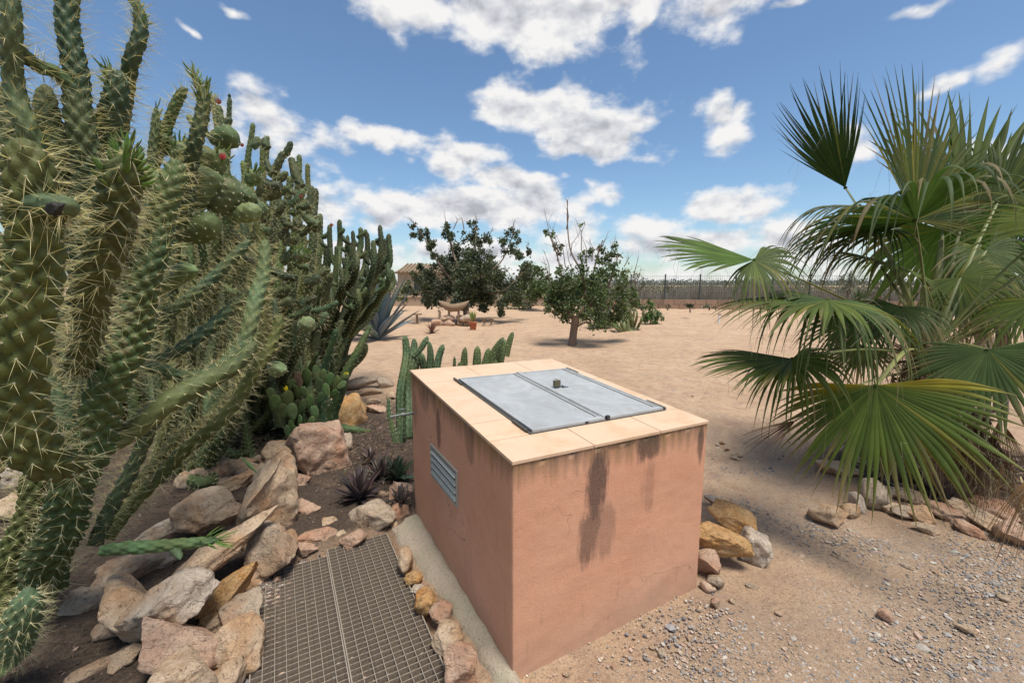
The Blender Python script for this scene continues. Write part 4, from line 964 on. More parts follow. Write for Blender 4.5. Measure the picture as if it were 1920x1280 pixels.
# ribbed column cactus behind the left corner of the box
col_ = root('column_cactus', 'ribbed green column cactus against the far left corner of the box', 'cactus', at(765,800,3.3)*np.array([1, 1, 0]))
RIB = dict(n=24, per=8, amp=.30, lat=False, tub=.06, nt=6, col=(.075,.12,.055), spine=.016, nsp=4, spr=.0010, spcol=(.66,.62,.46), tap=.05)
for k, (pts, w) in enumerate([([(752,830,3.1),(752,760,3.15),(758,700,3.2),(762,660,3.25),(760,628,3.25)], (22,22,20,16,12)), ([(770,820,3.0),(768,740,3.15),(772,690,3.2),(776,650,3.25),(776,634,3.25)], (22,22,20,14,10)),
      ([(776,668,3.2),(788,656,3.2),(798,640,3.2),(802,630,3.2)], (12,12,12,8)), ([(795,700,3.3),(790,668,3.3),(784,662,3.3)], (14,14,10)), ([(806,700,3.3),(808,668,3.3),(804,640,3.3)], (16,14,8)),
      ([(818,700,3.3),(822,670,3.3),(829,650,3.3),(832,645,3.3)], (16,14,12,8)), ([(778,700,3.35),(781,675,3.35),(782,660,3.35)], (16,16,12)), ([(742,830,3.0),(733,790,3.0),(729,770,3.0),(728,745,3.0)], (12,10,9,6))]):
    add_stem(col_, pts, tuple(q*.85 for q in w), **{**RIB, 'seed': k+40})
c2 = root('low_column_cactus', 'cluster of green cactus columns peeping up behind the box top', 'cactus', at(905,800,4.3)*np.array([1, 1, 0]))
for k, (pts, w) in enumerate([([(852,740,4.2),(852,700,4.2),(852,668,4.2)], (7,8,5)), ([(868,740,4.2),(868,700,4.2),(871,664,4.2),(873,650,4.2)], (16,17,12,6)), ([(893,740,4.2),(893,690,4.2),(895,660,4.2),(896,648,4.2)], (18,18,14,6)),
      ([(905,740,4.2),(906,700,4.2),(914,665,4.2),(917,652,4.2)], (14,15,12,7)), ([(915,740,4.2),(918,690,4.2),(930,655,4.2),(944,632,4.2)], (18,20,16,9)), ([(936,740,4.3),(936,690,4.3),(944,650,4.3),(946,636,4.3)], (18,18,14,10)), ([(948,668,4.4),(956,640,4.4),(962,622,4.4)], (14,12,8)), ([(860,740,4.15),(860,700,4.15),(862,678,4.15)], (12,12,7)), ([(926,740,4.1),(925,700,4.1),(930,674,4.1)], (13,13,8))]):
    add_stem(c2, pts, tuple(q*.85 for q in w), **{**RIB, 'col': (.095,.135,.05), 'seed': k+60})

# ------------------------------------------------------------------ fan palms
def fan(hub, tip, nrm, spread, R, n=38, split=.5, droop=.25, cup=.12, cols=((.040,.075,.016),(.075,.12,.022)), tipc=(.16,.15,.05), wf=1.0, seed=0, threads=True, asym=0.0, edgec=None, fold=.35):
    """one pleated palm leaf blade. hub, tip: world points, nrm: upper side, spread: full angle"""
    r = np.random.default_rng(seed); hub = np.asarray(hub, float); ax = unit(np.asarray(tip, float)-hub); n0 = np.asarray(nrm, float); n0 = unit(n0-ax*(n0@ax)); lat = np.cross(n0, ax)
    mb = MB(); mb.add(ICO[1][0]*R*.018+hub, ICO[1][1], cols[1]); th = np.linspace(-spread/2, spread/2, n)+asym; dth = spread/(n-1); K = 13
    g = np.array([0, 0, -1.])
    for i, t in enumerate(th):
        e = abs(t-asym)/(spread/2+1e-6)
        l = R*(1-.28*e**3)*r.uniform(.93, 1.05); sp_ = split*r.uniform(.85, 1.15)
        u = np.linspace(.015, 1, K); rad = u*l
        d0 = ax*cos(t)+lat*sin(t); side = -ax*sin(t)+lat*cos(t); dev = r.normal()*.03
        w = np.where(u < sp_, rad*math.tan(dth/2)*1.02, np.nan); ws = sp_*l*math.tan(dth/2)*1.02
        w = np.where(u < sp_, w, ws*wf*np.clip((1-u)/(1-sp_), 0, 1)**1.05+.0006)
        q = np.clip((u-sp_*.75)/(1-sp_*.75), 0, 1)
        cp = cup*l*(np.abs(sin(t/1.6))**1.2)*u**1.3
        dr = droop*r.uniform(.55, 1.5)
        P = hub+d0*rad[:, None]+n0*(cp-0*u)[:, None]+side*(dev*l*q**1.5)[:, None]+g*(dr*l*q**2.0)[:, None]-d0*(dr*.35*l*q**2.4)[:, None]
        # keep the blade of this segment perpendicular to its own run
        T = np.gradient(P, axis=0); T = unit(T); sd = unit(side-T*(T@side)[:, None]); nn = np.cross(sd, T); nn = nn*np.sign(nn@n0+1e-9)[:, None]
        tw = q[:, None]*r.normal()*.5; sd = unit(sd*np.cos(tw)+nn*np.sin(tw))
        h = w*fold*(1+1.3*q)
        Lf = P-sd*w[:, None]-nn*h[:, None]*.5; Rt = P+sd*w[:, None]-nn*h[:, None]*.5; Md = P+nn*h[:, None]*.5
        V = np.stack([Lf, Md, Rt], 1).reshape(-1, 3); F = []
        for k in range(K-1): F += [[k*3, k*3+1, k*3+4, k*3+3], [k*3+1, k*3+2, k*3+5, k*3+4]]
        c = np.asarray(cols[0])*(1-r.uniform(0, 1))+0; c = np.asarray(cols[0])+(np.asarray(cols[1])-np.asarray(cols[0]))*r.uniform(0, 1)
        if edgec is not None: c = c+(np.asarray(edgec)-c)*np.clip((e-.8)*5, 0, 1)*.8
        tc_, qe = (np.array([.24,.17,.09]), 1.1) if r.uniform() < .16 else (np.asarray(tipc), 3.0); c = c*r.uniform(.8, 1.2)
        if r.uniform() < .05: c = c*.6+np.array([.20,.16,.03])*.5
        cc = c[None]*(1-q[:, None]**qe)+tc_[None]*q[:, None]**qe; cc = np.repeat(cc, 3, 0); cc[1::3] *= 1.15
        mb.add(V, F, cc)
        if threads and r.uniform() < .5:
            P0 = hub+d0*l*sp_+side*l*sp_*math.tan(dth/2); v = d0*.4+r.normal(size=3)*.5+g*.5; ll = r.uniform(.08, .22)
            pts = np.array([P0, P0+v*ll*.4, P0+v*ll*.7+g*ll*.25+r.normal(size=3)*.02, P0+v*ll*.8+g*ll*.7+r.normal(size=3)*.03]); mb.tube(pts, .0007, 3, (.42,.38,.26), cap=False)
    return mb
def petiole(P0, hub, ax, w0=.026, w1=.012, c=((.16,.17,.045),(.13,.15,.04)), sag=.08, n=14):
    P0 = np.asarray(P0, float); hub = np.asarray(hub, float); m = (P0+hub)/2+np.array([0, 0, 1.])*np.linalg.norm(hub-P0)*sag
    Q, _ = curve([P0, m, hub], n); T, A, B = frames(Q); up = unit(np.cross(T, np.cross([0, 0, 1.], T))); sd = np.cross(T, up); mb = MB(); wd = np.linspace(w0, w1, n)
    th = np.linspace(0, 2*pi, 8, endpoint=False)
    V = Q[:, None]+wd[:, None, None]*(np.cos(th)[None, :, None]*sd[:, None]+.42*np.sin(th)[None, :, None]*up[:, None])
    i = np.arange(n-1)[:, None]; j = np.arange(8)[None]; F = np.stack([i*8+j, i*8+(j+1) % 8, (i+1)*8+(j+1) % 8, (i+1)*8+j], -1).reshape(-1, 4)
    cc = np.linspace(0, 1, n)[:, None]; C = np.asarray(c[0])*(1-cc)+np.asarray(c[1])*cc; mb.add(V.reshape(-1, 3), F, np.repeat(C, 8, 0))
    for k in range(26):                        # little hooked teeth along the edges
        f = (k+.5)/26*(n-1); i0 = int(f); s_ = 1 if k % 2 else -1; P = Q[i0]+(Q[min(i0+1, n-1)]-Q[i0])*(f-i0)+sd[i0]*s_*wd[i0]*.95
        if k < 22: mb.tube([P, P+sd[i0]*s_*.006+T[i0]*.004], [.0022, .0003], 4, (.20,.13,.05), cap=False)
    return mb
CR = at(1748, 655, 3.1)
palm = root('fan_palm', 'big fan palm at right with spread green leaves and brown fibrous trunk', 'palm tree', np.array([CR[0]+.28, CR[1]-.02, 0]))
up_ = np.array([0, 0, 1.]); toc = np.array([-.5, -.85, .15])
def frond(rt, hub, tip, nrm, spread, Rpx, d, base=None, label=None, pw=(.024, .011), pc=((.17,.18,.05),(.14,.16,.045)), sag=.06, mat=None, **kw):
    H_ = at(*hub, d) if len(hub) == 2 else at(*hub); T_ = at(*tip)
    a_ = math.atan2(H_[0], H_[1]); nrm = (nrm[0]*cos(a_)+nrm[1]*sin(a_), -nrm[0]*sin(a_)+nrm[1]*cos(a_), nrm[2])
    o = part('frond', fan(H_, T_, nrm, radians(spread), Rpx*(hub[2] if len(hub) > 2 else d)/FPX, **kw), mat or M_leaf, rt, label=label)
    B_ = CR if base is None else at(*base)
    if pw: part('petiole', petiole(B_, H_, None, pw[0], pw[1], pc, sag), M_petiole, o)
    return o
DK = ((.018,.036,.006),(.036,.058,.010)); GN = ((.042,.066,.012),(.085,.112,.020)); YG = ((.07,.10,.018),(.10,.13,.022)); PALE = ((.10,.13,.06),(.15,.18,.09))
# the big leaf at the top, seen from below: right and left lobes
frond(palm, (1716,412,3.1), (1800,130,3.35), (-.25,.55,.55), 128, 335, 3.1, base=(1742,650,3.12), label='largest raised frond with yellowing tips', n=42, split=.5, droop=.04, cup=.06, cols=((.025,.045,.008),(.09,.095,.014)), tipc=(.05,.07,.02), seed=1, asym=.10, pw=(.03,.016))
frond(palm, (1716,412,3.08), (1520,370,2.9), (-.2,.3,.9), 185, 272, 3.1, base=(1742,650,3.12), n=52, split=.55, droop=.42, cup=.16, cols=((.016,.036,.007),(.05,.085,.03)), tipc=(.13,.15,.06), seed=2, pw=(.024,.014))
frond(palm, (1800,430,3.5), (1880,110,3.7), (-.3,.75,.4), 110, 310, 3.5, base=(1755,640,3.25), n=30, split=.6, droop=.04, cup=.05, cols=GN, tipc=(.07,.10,.03), seed=3)
frond(palm, (1585,352,3.7), (1528,205,3.6), (.15,-.9,.25), 62, 198, 3.7, base=(1735,640,3.2), label='open upright frond fanning at the upper left of the palm', n=32, split=.60, droop=-.05, cup=.10, cols=DK, tipc=(.05,.06,.02), seed=4, wf=.85, asym=.0)
frond(palm, (1612,385,3.8), (1470,395,3.6), (0,-.3,1), 150, 170, 3.8, base=(1735,640,3.2), n=28, split=.35, droop=.55, cup=.05, cols=((.04,.06,.02),(.09,.09,.03)), tipc=(.16,.12,.05), seed=5)
frond(palm, (1414,487,2.7), (1230,458,2.65), (-.1,-.55,.8), 70, 192, 2.7, base=(1735,645,3.05), label='left outstretched frond pointing across the sky', n=24, split=.72, droop=.05, cup=.02, cols=((.045,.085,.014),(.075,.125,.02)), tipc=(.08,.10,.03), seed=6, pw=(.018,.009), sag=.02)
frond(palm, (1414,487,2.7), (1490,545,2.5), (-.1,-.45,.8), 200, 120, 2.7, base=(1735,645,3.05), n=34, split=.4, droop=.45, cup=.1, cols=GN, tipc=(.12,.14,.05), seed=7, pw=None, asym=.3)
frond(palm, (1552,562,2.55), (1340,572,2.45), (.0,-.15,1), 120, 222, 2.55, base=(1730,660,3.0), label='wide flat frond spreading left at the height of the box', n=34, split=.62, droop=.16, cup=.0, cols=GN, tipc=(.11,.13,.04), seed=8, asym=.25)
frond(palm, (1552,562,2.55), (1600,600,2.2), (.1,.2,1), 230, 190, 2.55, base=(1730,660,3.0), n=44, split=.42, droop=.62, cup=.06, cols=((.03,.06,.013),(.07,.10,.03)), tipc=(.14,.15,.06), seed=9, pw=None)
frond(palm, (1485,672,2.65), (1310,690,2.55), (-.1,-.35,1), 95, 185, 2.65, base=(1730,665,3.0), label='lower left frond hovering over the bare sand', n=28, split=.66, droop=.10, cup=.0, cols=GN, tipc=(.11,.12,.04), seed=10, sag=.04)
frond(palm, (1485,672,2.65), (1540,730,2.4), (-.1,-.5,.8), 235, 130, 2.65, base=(1730,665,3.0), n=34, split=.45, droop=.5, cup=.0, cols=GN, tipc=(.12,.13,.04), seed=11, pw=None)
frond(palm, (1642,722,2.35), (1625,900,2.25), (-.25,-.85,.35), 188, 225, 2.35, base=(1738,665,3.0), label='lowest front frond hanging like an open fan with yellow edge', n=46, split=.60, droop=.10, cup=.05, cols=((.045,.078,.014),(.085,.120,.022)), tipc=(.20,.17,.06), seed=12, edgec=(.34,.26,.02), asym=.12, sag=.10, wf=.9, pw=(.02,.012), pc=((.16,.17,.045),(.24,.24,.08)))
frond(palm, (1660,745,2.42), (1765,900,2.35), (-.2,-.8,.4), 70, 205, 2.42, base=(1738,665,3.0), n=20, split=.55, droop=.12, cup=.05, cols=((.06,.09,.02),(.15,.15,.02)), tipc=(.22,.17,.10), seed=13, pw=None)
frond(palm, (1852,655,2.45), (1840,845,2.35), (-.3,-.85,.35), 206, 160, 2.45, base=(1755,655,3.0), label='right front frond with broad grey green fingers', n=36, split=.58, droop=.12, cup=.04, cols=((.055,.090,.028),(.09,.13,.045)), tipc=(.22,.22,.11), seed=14, wf=1.0)
frond(palm, (1985,420,2.8), (1830,330,2.75), (-.4,.2,.9), 150, 200, 2.8, base=(1760,640,3.05), n=26, split=.3, droop=.30, cup=.2, cols=PALE, tipc=(.25,.27,.14), seed=15)
frond(palm, (1848,470,3.3), (1905,560,3.2), (0,-.3,.9), 250, 150, 3.3, base=(1755,645,3.1), n=36, split=.38, droop=.55, cup=.1, cols=((.06,.09,.03),(.10,.13,.05)), tipc=(.20,.20,.10), seed=17)
frond(palm, (1668,500,3.5), (1600,470,3.4), (0,-.4,.9), 230, 150, 3.5, base=(1740,650,3.15), n=38, split=.42, droop=.45, cup=.08, cols=GN, tipc=(.16,.16,.07), seed=51)
frond(palm, (1870,400,3.6), (1820,300,3.7), (-.1,-.6,.7), 230, 170, 3.6, base=(1760,640,3.2), n=38, split=.4, droop=.4, cup=.1, cols=((.06,.09,.025),(.10,.13,.045)), tipc=(.22,.22,.11), seed=53)
frond(palm, (1600,600,3.3), (1530,640,3.3), (0,-.4,.9), 200, 120, 3.3, base=(1735,650,3.1), n=32, split=.45, droop=.4, cup=.05, cols=YG, tipc=(.2,.18,.08), seed=54)
frond(palm, (1800,520,3.2), (1870,600,3.1), (0,-.5,.8), 220, 150, 3.2, base=(1752,645,3.1), n=38, split=.45, droop=.4, cup=.08, cols=GN, tipc=(.18,.17,.07), seed=61)
frond(palm, (1690,575,3.0), (1640,640,2.9), (0,-.4,.85), 210, 130, 3.0, base=(1742,650,3.1), n=34, split=.42, droop=.5, cup=.05, cols=((.03,.05,.012),(.06,.085,.02)), tipc=(.16,.15,.07), seed=62)
frond(palm, (1870,380,3.4), (1905,220,3.5), (-.2,-.7,.5), 130, 210, 3.4, base=(1758,640,3.15), n=38, split=.5, droop=.12, cup=.06, cols=((.028,.05,.01),(.07,.09,.018)), tipc=(.10,.11,.04), seed=63)
frond(palm, (1640,430,3.4), (1560,430,3.3), (0,-.3,.9), 170, 150, 3.4, base=(1740,645,3.15), n=34, split=.45, droop=.45, cup=.08, cols=DK, tipc=(.12,.13,.06), seed=64)
frond(palm, (1768,430,3.6), (1775,540,3.55), (0,-.7,.5), 240, 160, 3.6, base=(1755,640,3.2), n=38, split=.6, droop=.25, cup=.05, cols=((.06,.12,.02),(.10,.17,.03)), tipc=(.14,.17,.05), seed=18)
frond(palm, (1950,560,2.7), (1880,640,2.6), (-.2,-.2,.9), 200, 150, 2.7, base=(1760,650,3.05), n=30, split=.45, droop=.4, cup=.05, cols=GN, tipc=(.16,.16,.07), seed=19)
frond(palm, (1620,650,3.4), (1560,700,3.4), (0,-.5,.8), 210, 90, 3.4, base=(1740,660,3.2), n=28, split=.45, droop=.3, cup=.05, cols=((.05,.08,.02),(.09,.11,.03)), tipc=(.2,.17,.08), seed=20, sag=.0)
for (a, b, w) in [((1735,650,3.1),(1652,500,3.5),.02),((1750,650,3.05),(1905,520,2.9),.022),((1752,655,3.0),(1960,590,2.8),.02),((1744,650,3.2),(1765,450,3.4),.022),((1750,660,3.0),(1880,600,2.7),.018),((1735,660,3.0),(1650,600,2.9),.018)]:
    part('petiole', petiole(at(*a), at(*b), None, w, w*.6, ((.20,.19,.06),(.16,.17,.05)), .04), M_petiole, palm)
# dead leaves
BRN = ((.10,.055,.030),(.17,.095,.055)); TAN_ = ((.20,.13,.08),(.28,.19,.12))
def dead(hub, tip, spread, Rpx, seed, cols=BRN, base=None, label=None, n=20, split=.2, droop=.1):
    return frond(palm, hub, tip, (-.3,-.6,.5), spread, Rpx, hub[2], base=base, label=label, n=n, split=split, droop=droop, cup=.1, cols=cols, tipc=(.24,.17,.11), seed=seed, mat=M_dead, pw=(.012,.006) if base else None, threads=True, fold=.9)
dead((1492,788,2.75), (1395,835,2.7), 42, 115, 30, ((.10,.035,.030),(.16,.06,.045)), base=(1735,690,3.05), label='withered dark red frond tip touching the sand')
dead((1950,880,1.95), (1895,1010,1.92), 46, 160, 31, ((.18,.10,.05),(.26,.15,.07)), base=(1960,800,2.0), label='dry brown frond hanging at the right edge', n=34, droop=.35)
for k in range(46):
    t = rs.uniform(0, 1); x = 1700+t*190+rs.uniform(-40, 40)*(1-.0*t); y = 680+t*150+rs.uniform(-10, 60); d = 3.0-.15*t+rs.uniform(-.12, .16)
    dead((x, y, d), (x+rs.uniform(-40, 60), y+rs.uniform(60, 140), d-.03), rs.uniform(20, 60), rs.uniform(70, 140), 40+k, BRN if k % 3 else ((.05,.032,.022),(.09,.06,.04)), n=12, split=.15, droop=rs.uniform(.05, .4))
# trunk: stacked leaf bases on a tapering stem
tb = np.array([CR[0]+.28, CR[1]-.05, -.05]); mb = MB(); tk = np.array([tb, tb*.6+CR*.4+[.02, 0, .05], CR+[0, 0, -.02]]); mb.tube(curve(tk, 20)[0], np.linspace(.20, .10, 20), 16, (.07,.045,.03)); part('trunk', mb, M_bark, palm)
mb = MB(); Q, _ = curve(tk, 30)
for k in range(420):
    f = rs.uniform(0, 1); i = int(f*29); r_ = .20-.10*f; th = rs.uniform(0, 6.28); o = np.array([cos(th), sin(th), 0]); P = Q[i]+o*r_*.9; v = unit(o*rs.uniform(.4, 1)+np.array([0, 0, rs.uniform(-.6, .9)])+rng.normal(size=3)*.25); l = rs.uniform(.06, .20); sd_ = unit(np.cross(v, o)+1e-3); w = rs.uniform(.008, .024)
    nn = np.cross(v, sd_)*.004
    mb.add([P-sd_*w, P+sd_*w, P+v*l+sd_*w*.5, P+v*l-sd_*w*.5, P-sd_*w+nn, P+sd_*w+nn, P+v*l+sd_*w*.5+nn, P+v*l-sd_*w*.5+nn], [[0,1,2,3],[7,6,5,4],[0,4,5,1],[1,5,6,2],[2,6,7,3],[3,7,4,0]], jit(rs.choice([(.16,.10,.06),(.09,.055,.035),(.22,.15,.10),(.05,.03,.02)]), .3))
part('leaf_bases', mb, M_dead, palm, smooth=False, stuff=True)
mb = MB()
for k in range(900):                    # loose fibres and threads round the crown
    P = CR+rng.normal(size=3)*np.array([.09, .09, .07]); v = rng.normal(size=3)*.10; g = np.array([0, 0, -1.])*rs.uniform(0, .06); mb.tube([P, P+v*.5, P+v*.8+g, P+v+g*2.4], .0011, 3, jit((.30,.22,.12), .4), cap=False)
part('crown_fibres', mb, M_dead, palm, stuff=True)
# leaf litter mound under the palm
mb = MB()
for k in range(2600):
    a = rs.uniform(0, 6.28); q = rs.uniform(0, 1)**.6; x = 3.75+cos(a)*q*1.0; y = 3.3+sin(a)*q*.68; P = np.array([x, y, float(ground_z(x, y))+rs.uniform(0, .10)*(1-q)+.01]); v = np.array([rs.uniform(-1, 1), rs.uniform(-1, 1), rs.uniform(-.25, .35)])*rs.uniform(.04, .12); s_ = unit(np.cross(v, [0, 0, 1]))*rs.uniform(.003, .011)
    mb.add([P-s_, P+s_, P+v+s_*.4, P+v-s_*.4], [[0,1,2,3]], jit(rs.choice([(.20,.13,.08),(.10,.065,.045),(.27,.20,.14),(.05,.035,.025)]), .3))
thing('palm_litter', mb, M_dead, 'brown dead leaf litter heaped under the fan palm', 'litter', (3.75, 3.3, 0), kind='stuff', smooth=False)

# second palm, darker, behind on the right
p2 = root('fan_palm', 'smaller dark fan palm standing behind the big one at the right edge', 'palm tree', at(1890,690,5.2)*np.array([1, 1, 0]))
c2_ = at(1880, 575, 5.2)
mb = MB(); mb.tube([p2.location, c2_], [.07, .055], 10, (.07,.06,.03)); part('trunk', mb, M_bark, p2)
for k, (hx, hy, tx, ty, sp_, R_) in enumerate([(1850,520,1790,560,200,110),(1880,500,1900,440,210,110),(1820,560,1760,600,190,95),(1910,540,1940,600,220,110),(1860,560,1830,620,220,95)]):
    frond(p2, (hx, hy, 5.1), (tx, ty, 5.0), (-.1,-.3,.9), sp_, R_, 5.1, base=(1880,580,5.2), n=26, split=.5, droop=.3, cup=.1, cols=((.018,.032,.012),(.035,.055,.02)), tipc=(.05,.06,.03), seed=200+k, threads=False, pc=((.05,.07,.02),(.05,.07,.02)))

# ------------------------------------------------------------------ trees of the yard
def leaves(centres, size, cols, seed, droop=.35, per=1):
    r = np.random.default_rng(seed); n = len(centres); d = unit(r.normal(size=(n, 3))+np.array([0, 0, -droop])); a = unit(np.cross(d, r.normal(size=(n, 3)))); b = np.cross(d, a)
    s = size*r.uniform(.6, 1.3, (n, 1)); P = centres
    V = np.stack([P, P+d*s*.5+a*s*.33+b*s*.06, P+d*s, P+d*s*.5-a*s*.33+b*s*.06, P+d*s*.5-b*s*.05], 1)
    F = (np.array([[0,1,4],[1,2,4],[2,3,4],[3,0,4]])[None]+np.arange(n)[:, None, None]*5).reshape(-1, 3)
    C = np.asarray(cols)[r.integers(0, len(cols), n)]*r.uniform(.7, 1.3, (n, 1)); mb = MB(); mb.add(V.reshape(-1, 3), F, np.repeat(C, 5, 0)); return mb
def tree(name, label, cat, base, d, trunk, limbs, clumps, size, cols, dens, twigs=(), seed=0, dsp=.8, bw=1.0, group=None, barkc=(1, 1, 1)):
    """trunk/limbs: lists of (x, y, width px) chains in the photo; clumps: (x, y, r)"""
    r = np.random.default_rng(seed+5); B = at(*base, d); B[2] = 0 if B[2] < .6 else B[2]
    rt = root(name, label, cat, B, group)
    def off(x, y): return d+dsp*math.sin(x*.071+y*.043+seed)
    mb = MB(); pts = [at(x, y, d) for x, y, w in trunk]; Q, _ = curve(np.column_stack([pts, [w/2*d/FPX for _, _, w in trunk]]), 10); mb.tube(Q[:, :3], Q[:, 3], 9); part('trunk', mb, M_bark, rt)
    for ch in limbs:
        mb = MB(); pts = [at(x, y, d+(off(x, y)-d)*i/max(1, len(ch)-1)) for i, (x, y, w) in enumerate(ch)]; Q, _ = curve(np.column_stack([pts, [w/2.9*d/FPX for _, _, w in ch]]), 4*len(ch)); 
        mb.tube(Q[:, :3], Q[:, 3], 6); part('branch', mb, M_bark, rt)
    if len(twigs):
        mb = MB()
        for (x0, y0, x1, y1) in twigs:
            P0, P1 = at(x0, y0, off(x1, y1)), at(x1, y1, off(x1, y1)); m = (P0+P1)/2+r.normal(size=3)*.05; mb.tube([P0, m, P1], [.013*bw, .009*bw, .003*bw], 4, cap=False)
            for q in range(5):
                f = r.uniform(.3, .95); P = P0+(P1-P0)*f; v = unit(P1-P0)*.5+r.normal(size=3)*.35; mb.tube([P, P+v*r.uniform(.1, .35)*bw], [.005*bw, .002*bw], 3, cap=False)
        part('bare_twigs', mb, M_bark, rt, stuff=True)
    Cn = []; tw = MB()
    for (x, y, rad) in clumps:
        dd = off(x, y); R_ = rad*dd/FPX; c = at(x, y, dd); k = int(dens*rad*rad/4.2); nb = max(3, int(rad/3.2))
        # leafy sprays: a clump is several short shoots with leaves along them
        for j in range(nb):
            v = unit(r.normal(size=3)*[1, 1, 1]+[0, 0, .35]); l = R_*r.uniform(.6, 1.1); s0 = c+r.normal(size=3)*R_*.30; kk = max(4, k//nb); f = r.uniform(0, 1, (kk, 1)); Cn.append(s0+v*l*f+r.normal(size=(kk, 3))*R_*.19)
            tw.tube([s0, s0+v*l], [.008*bw, .003*bw], 3, cap=False)
    part('shoots', tw, M_bark, rt, stuff=True)
    part('crown', leaves(np.vstack(Cn), size, cols, seed), M_tree, rt, smooth=False, stuff=True); return rt
TG = [(.075,.115,.036),(.10,.15,.045),(.058,.085,.034),(.14,.18,.065),(.09,.11,.05)]
TD = [(.065,.085,.042),(.092,.11,.058),(.048,.062,.034),(.135,.15,.095),(.085,.108,.045)]
tree('fruit_tree', 'small leafy tree with bare twigs on top standing right behind the box', 'tree', (1074,645), 11.0,
     [(1073,648,17),(1075,625,14),(1079,600,15),(1080,592,15)],
     [[(1078,600,13),(1066,585,9),(1060,560,7),(1055,530,5),(1045,480,4),(1030,440,2.5)],[(1080,600,14),(1092,580,10),(1098,550,7),(1090,510,6),(1070,470,4),(1064,420,3),(1064,375,2)],[(1086,592,10),(1110,570,8),(1135,545,6),(1150,510,4),(1158,480,3)],
      [(1086,590,8),(1120,580,6),(1160,572,4),(1195,560,3)],[(1076,598,8),(1050,585,6),(1030,570,4)],[(1082,612,5),(1100,604,3),(1120,606,2)],[(1092,560,7),(1110,520,5),(1120,480,4),(1130,450,2)]],
     [(1046,578,26),(1030,560,14),(1058,560,30),(1078,560,30),(1050,600-30,26),(1060,595,20),(1100,565,34),(1130,560,30),(1158,560,28),(1182,562,18),(1120,590,26),(1098,600,18),(1145,590,24),(1170,585,20),(1090,530,30),(1060,530,26),(1112,540,30),(1130,515,26),(1120,490,18),(1095,500,16),(1150,500,15),(1162,520,20),(1148,478,13),(1152,462,9),(1106,476,12),(1090,480,8),(1128,470,12),(1046,458,10),(1050,472,9),(1027,436,9),(1033,442,5),(1092,420,6),(1168,535,16),(1185,545,14),(1045,540,22),(1024,582,10),(1120,605,10),(1150,600,10),(1048,510,8)],
     .075, TG, 3.0, [(1064,420,1062,372),(1062,430,1065,400),(1050,480,1020,392),(1045,490,1036,425),(1070,480,1092,430),(1090,470,1078,408),(1140,480,1155,440),(1170,500,1180,478),(1190,540,1202,500),(1110,490,1104,448),(1035,540,1018,480),(1030,520,1020,470),(1185,530,1198,480),(1100,500,1090,440),(1060,500,1042,440),(1120,470,1140,436),(1080,520,1060,450)], seed=1, dsp=.55)
tree('fruit_tree', 'largest leafy tree in the yard with branches reaching left and right', 'tree', (873,602), 17.6,
     [(876,604,14),(874,585,12),(870,560,12),(868,545,10)],
     [[(870,555,9),(850,530,6),(820,490,5),(795,445,3),(782,425,2)],[(870,550,9),(862,510,7),(848,470,5),(840,430,3)],[(870,550,9),(885,500,7),(892,450,4),(892,420,2)],[(872,555,8),(905,520,6),(940,490,4),(962,440,3)],[(874,560,6),(910,550,5),(945,545,4),(990,500,2)],[(868,560,6),(830,550,4),(795,545,3)]],
     [(778,424,8),(785,435,10),(795,445,12),(772,440,7),(806,462,12),(820,478,12),(832,490,14),(800,420+20,8),(838,428,12),(845,445,14),(850,465,18),(855,490,20),(870,445,9),(888,425,11),(892,445,16),(905,460,18),(880,475,22),(915,450,10),(900,490,26),(870,510,30),(845,525,28),(815,530,22),(800,545,22),(785,525,14),(790,500,10),(810,505,14),(830,550,26),(860,545,28),(890,530,32),(915,515,26),(925,490,14),(945,455,12),(960,440,12),(965,450,9),(955,470,16),(970,480,12),(993,472,7),(985,495,14),(940,530,26),(915,550,28),(945,565,18),(965,540,24),(940,585,10),(800,560,14),(775,545,14),(825,565,12),(880,565,16),(905,575,12),(990,520,18),(880,545,30)],
     .11, TD, 6.2, [(780,424,768,408),(838,428,834,402),(892,425,892,400),(960,440,965,410),(870,430,865,408),(915,450,925,425),(990,470,992,455),(850,430,858,410)], seed=2, dsp=1.1, bw=1.6)
tree('fruit_tree', 'round low bushy tree between the two bigger trees', 'tree', (985,574), 25.0, [(985,575,12),(985,560,9),(985,548,7)], [[(985,560,6),(1000,540,4),(1010,520,3)],[(985,560,6),(970,540,4)]],
     [(985,545,26),(1005,540,26),(965,550,22),(1020,548,18),(990,520,20),(1008,510,16),(975,525,18),(1000,560,20),(1022,525,12),(980,562,20),(995,500,10),(1030,560,12),(955,560,14)], .17, TG, 4.0, seed=3, dsp=1.2, bw=2)
tree('thin_tree', 'small sparse grey tree in front of the fence', 'tree', (1184,576), 25.5, [(1184,577,5),(1186,562,4),(1194,548,3)], [[(1186,562,3),(1200,545,2),(1206,520,1)],[(1190,550,2.5),(1192,530,1.5),(1190,512,1)],[(1188,560,2),(1176,545,1.5),(1172,530,1)]],
     [(1194,516,9),(1186,528,9),(1204,534,8),(1180,540,8),(1196,545,9),(1208,522,6),(1176,552,6)], .11, [(.09,.10,.07),(.12,.13,.10),(.06,.07,.045)], 2.2, seed=4, dsp=.3, bw=1.6)
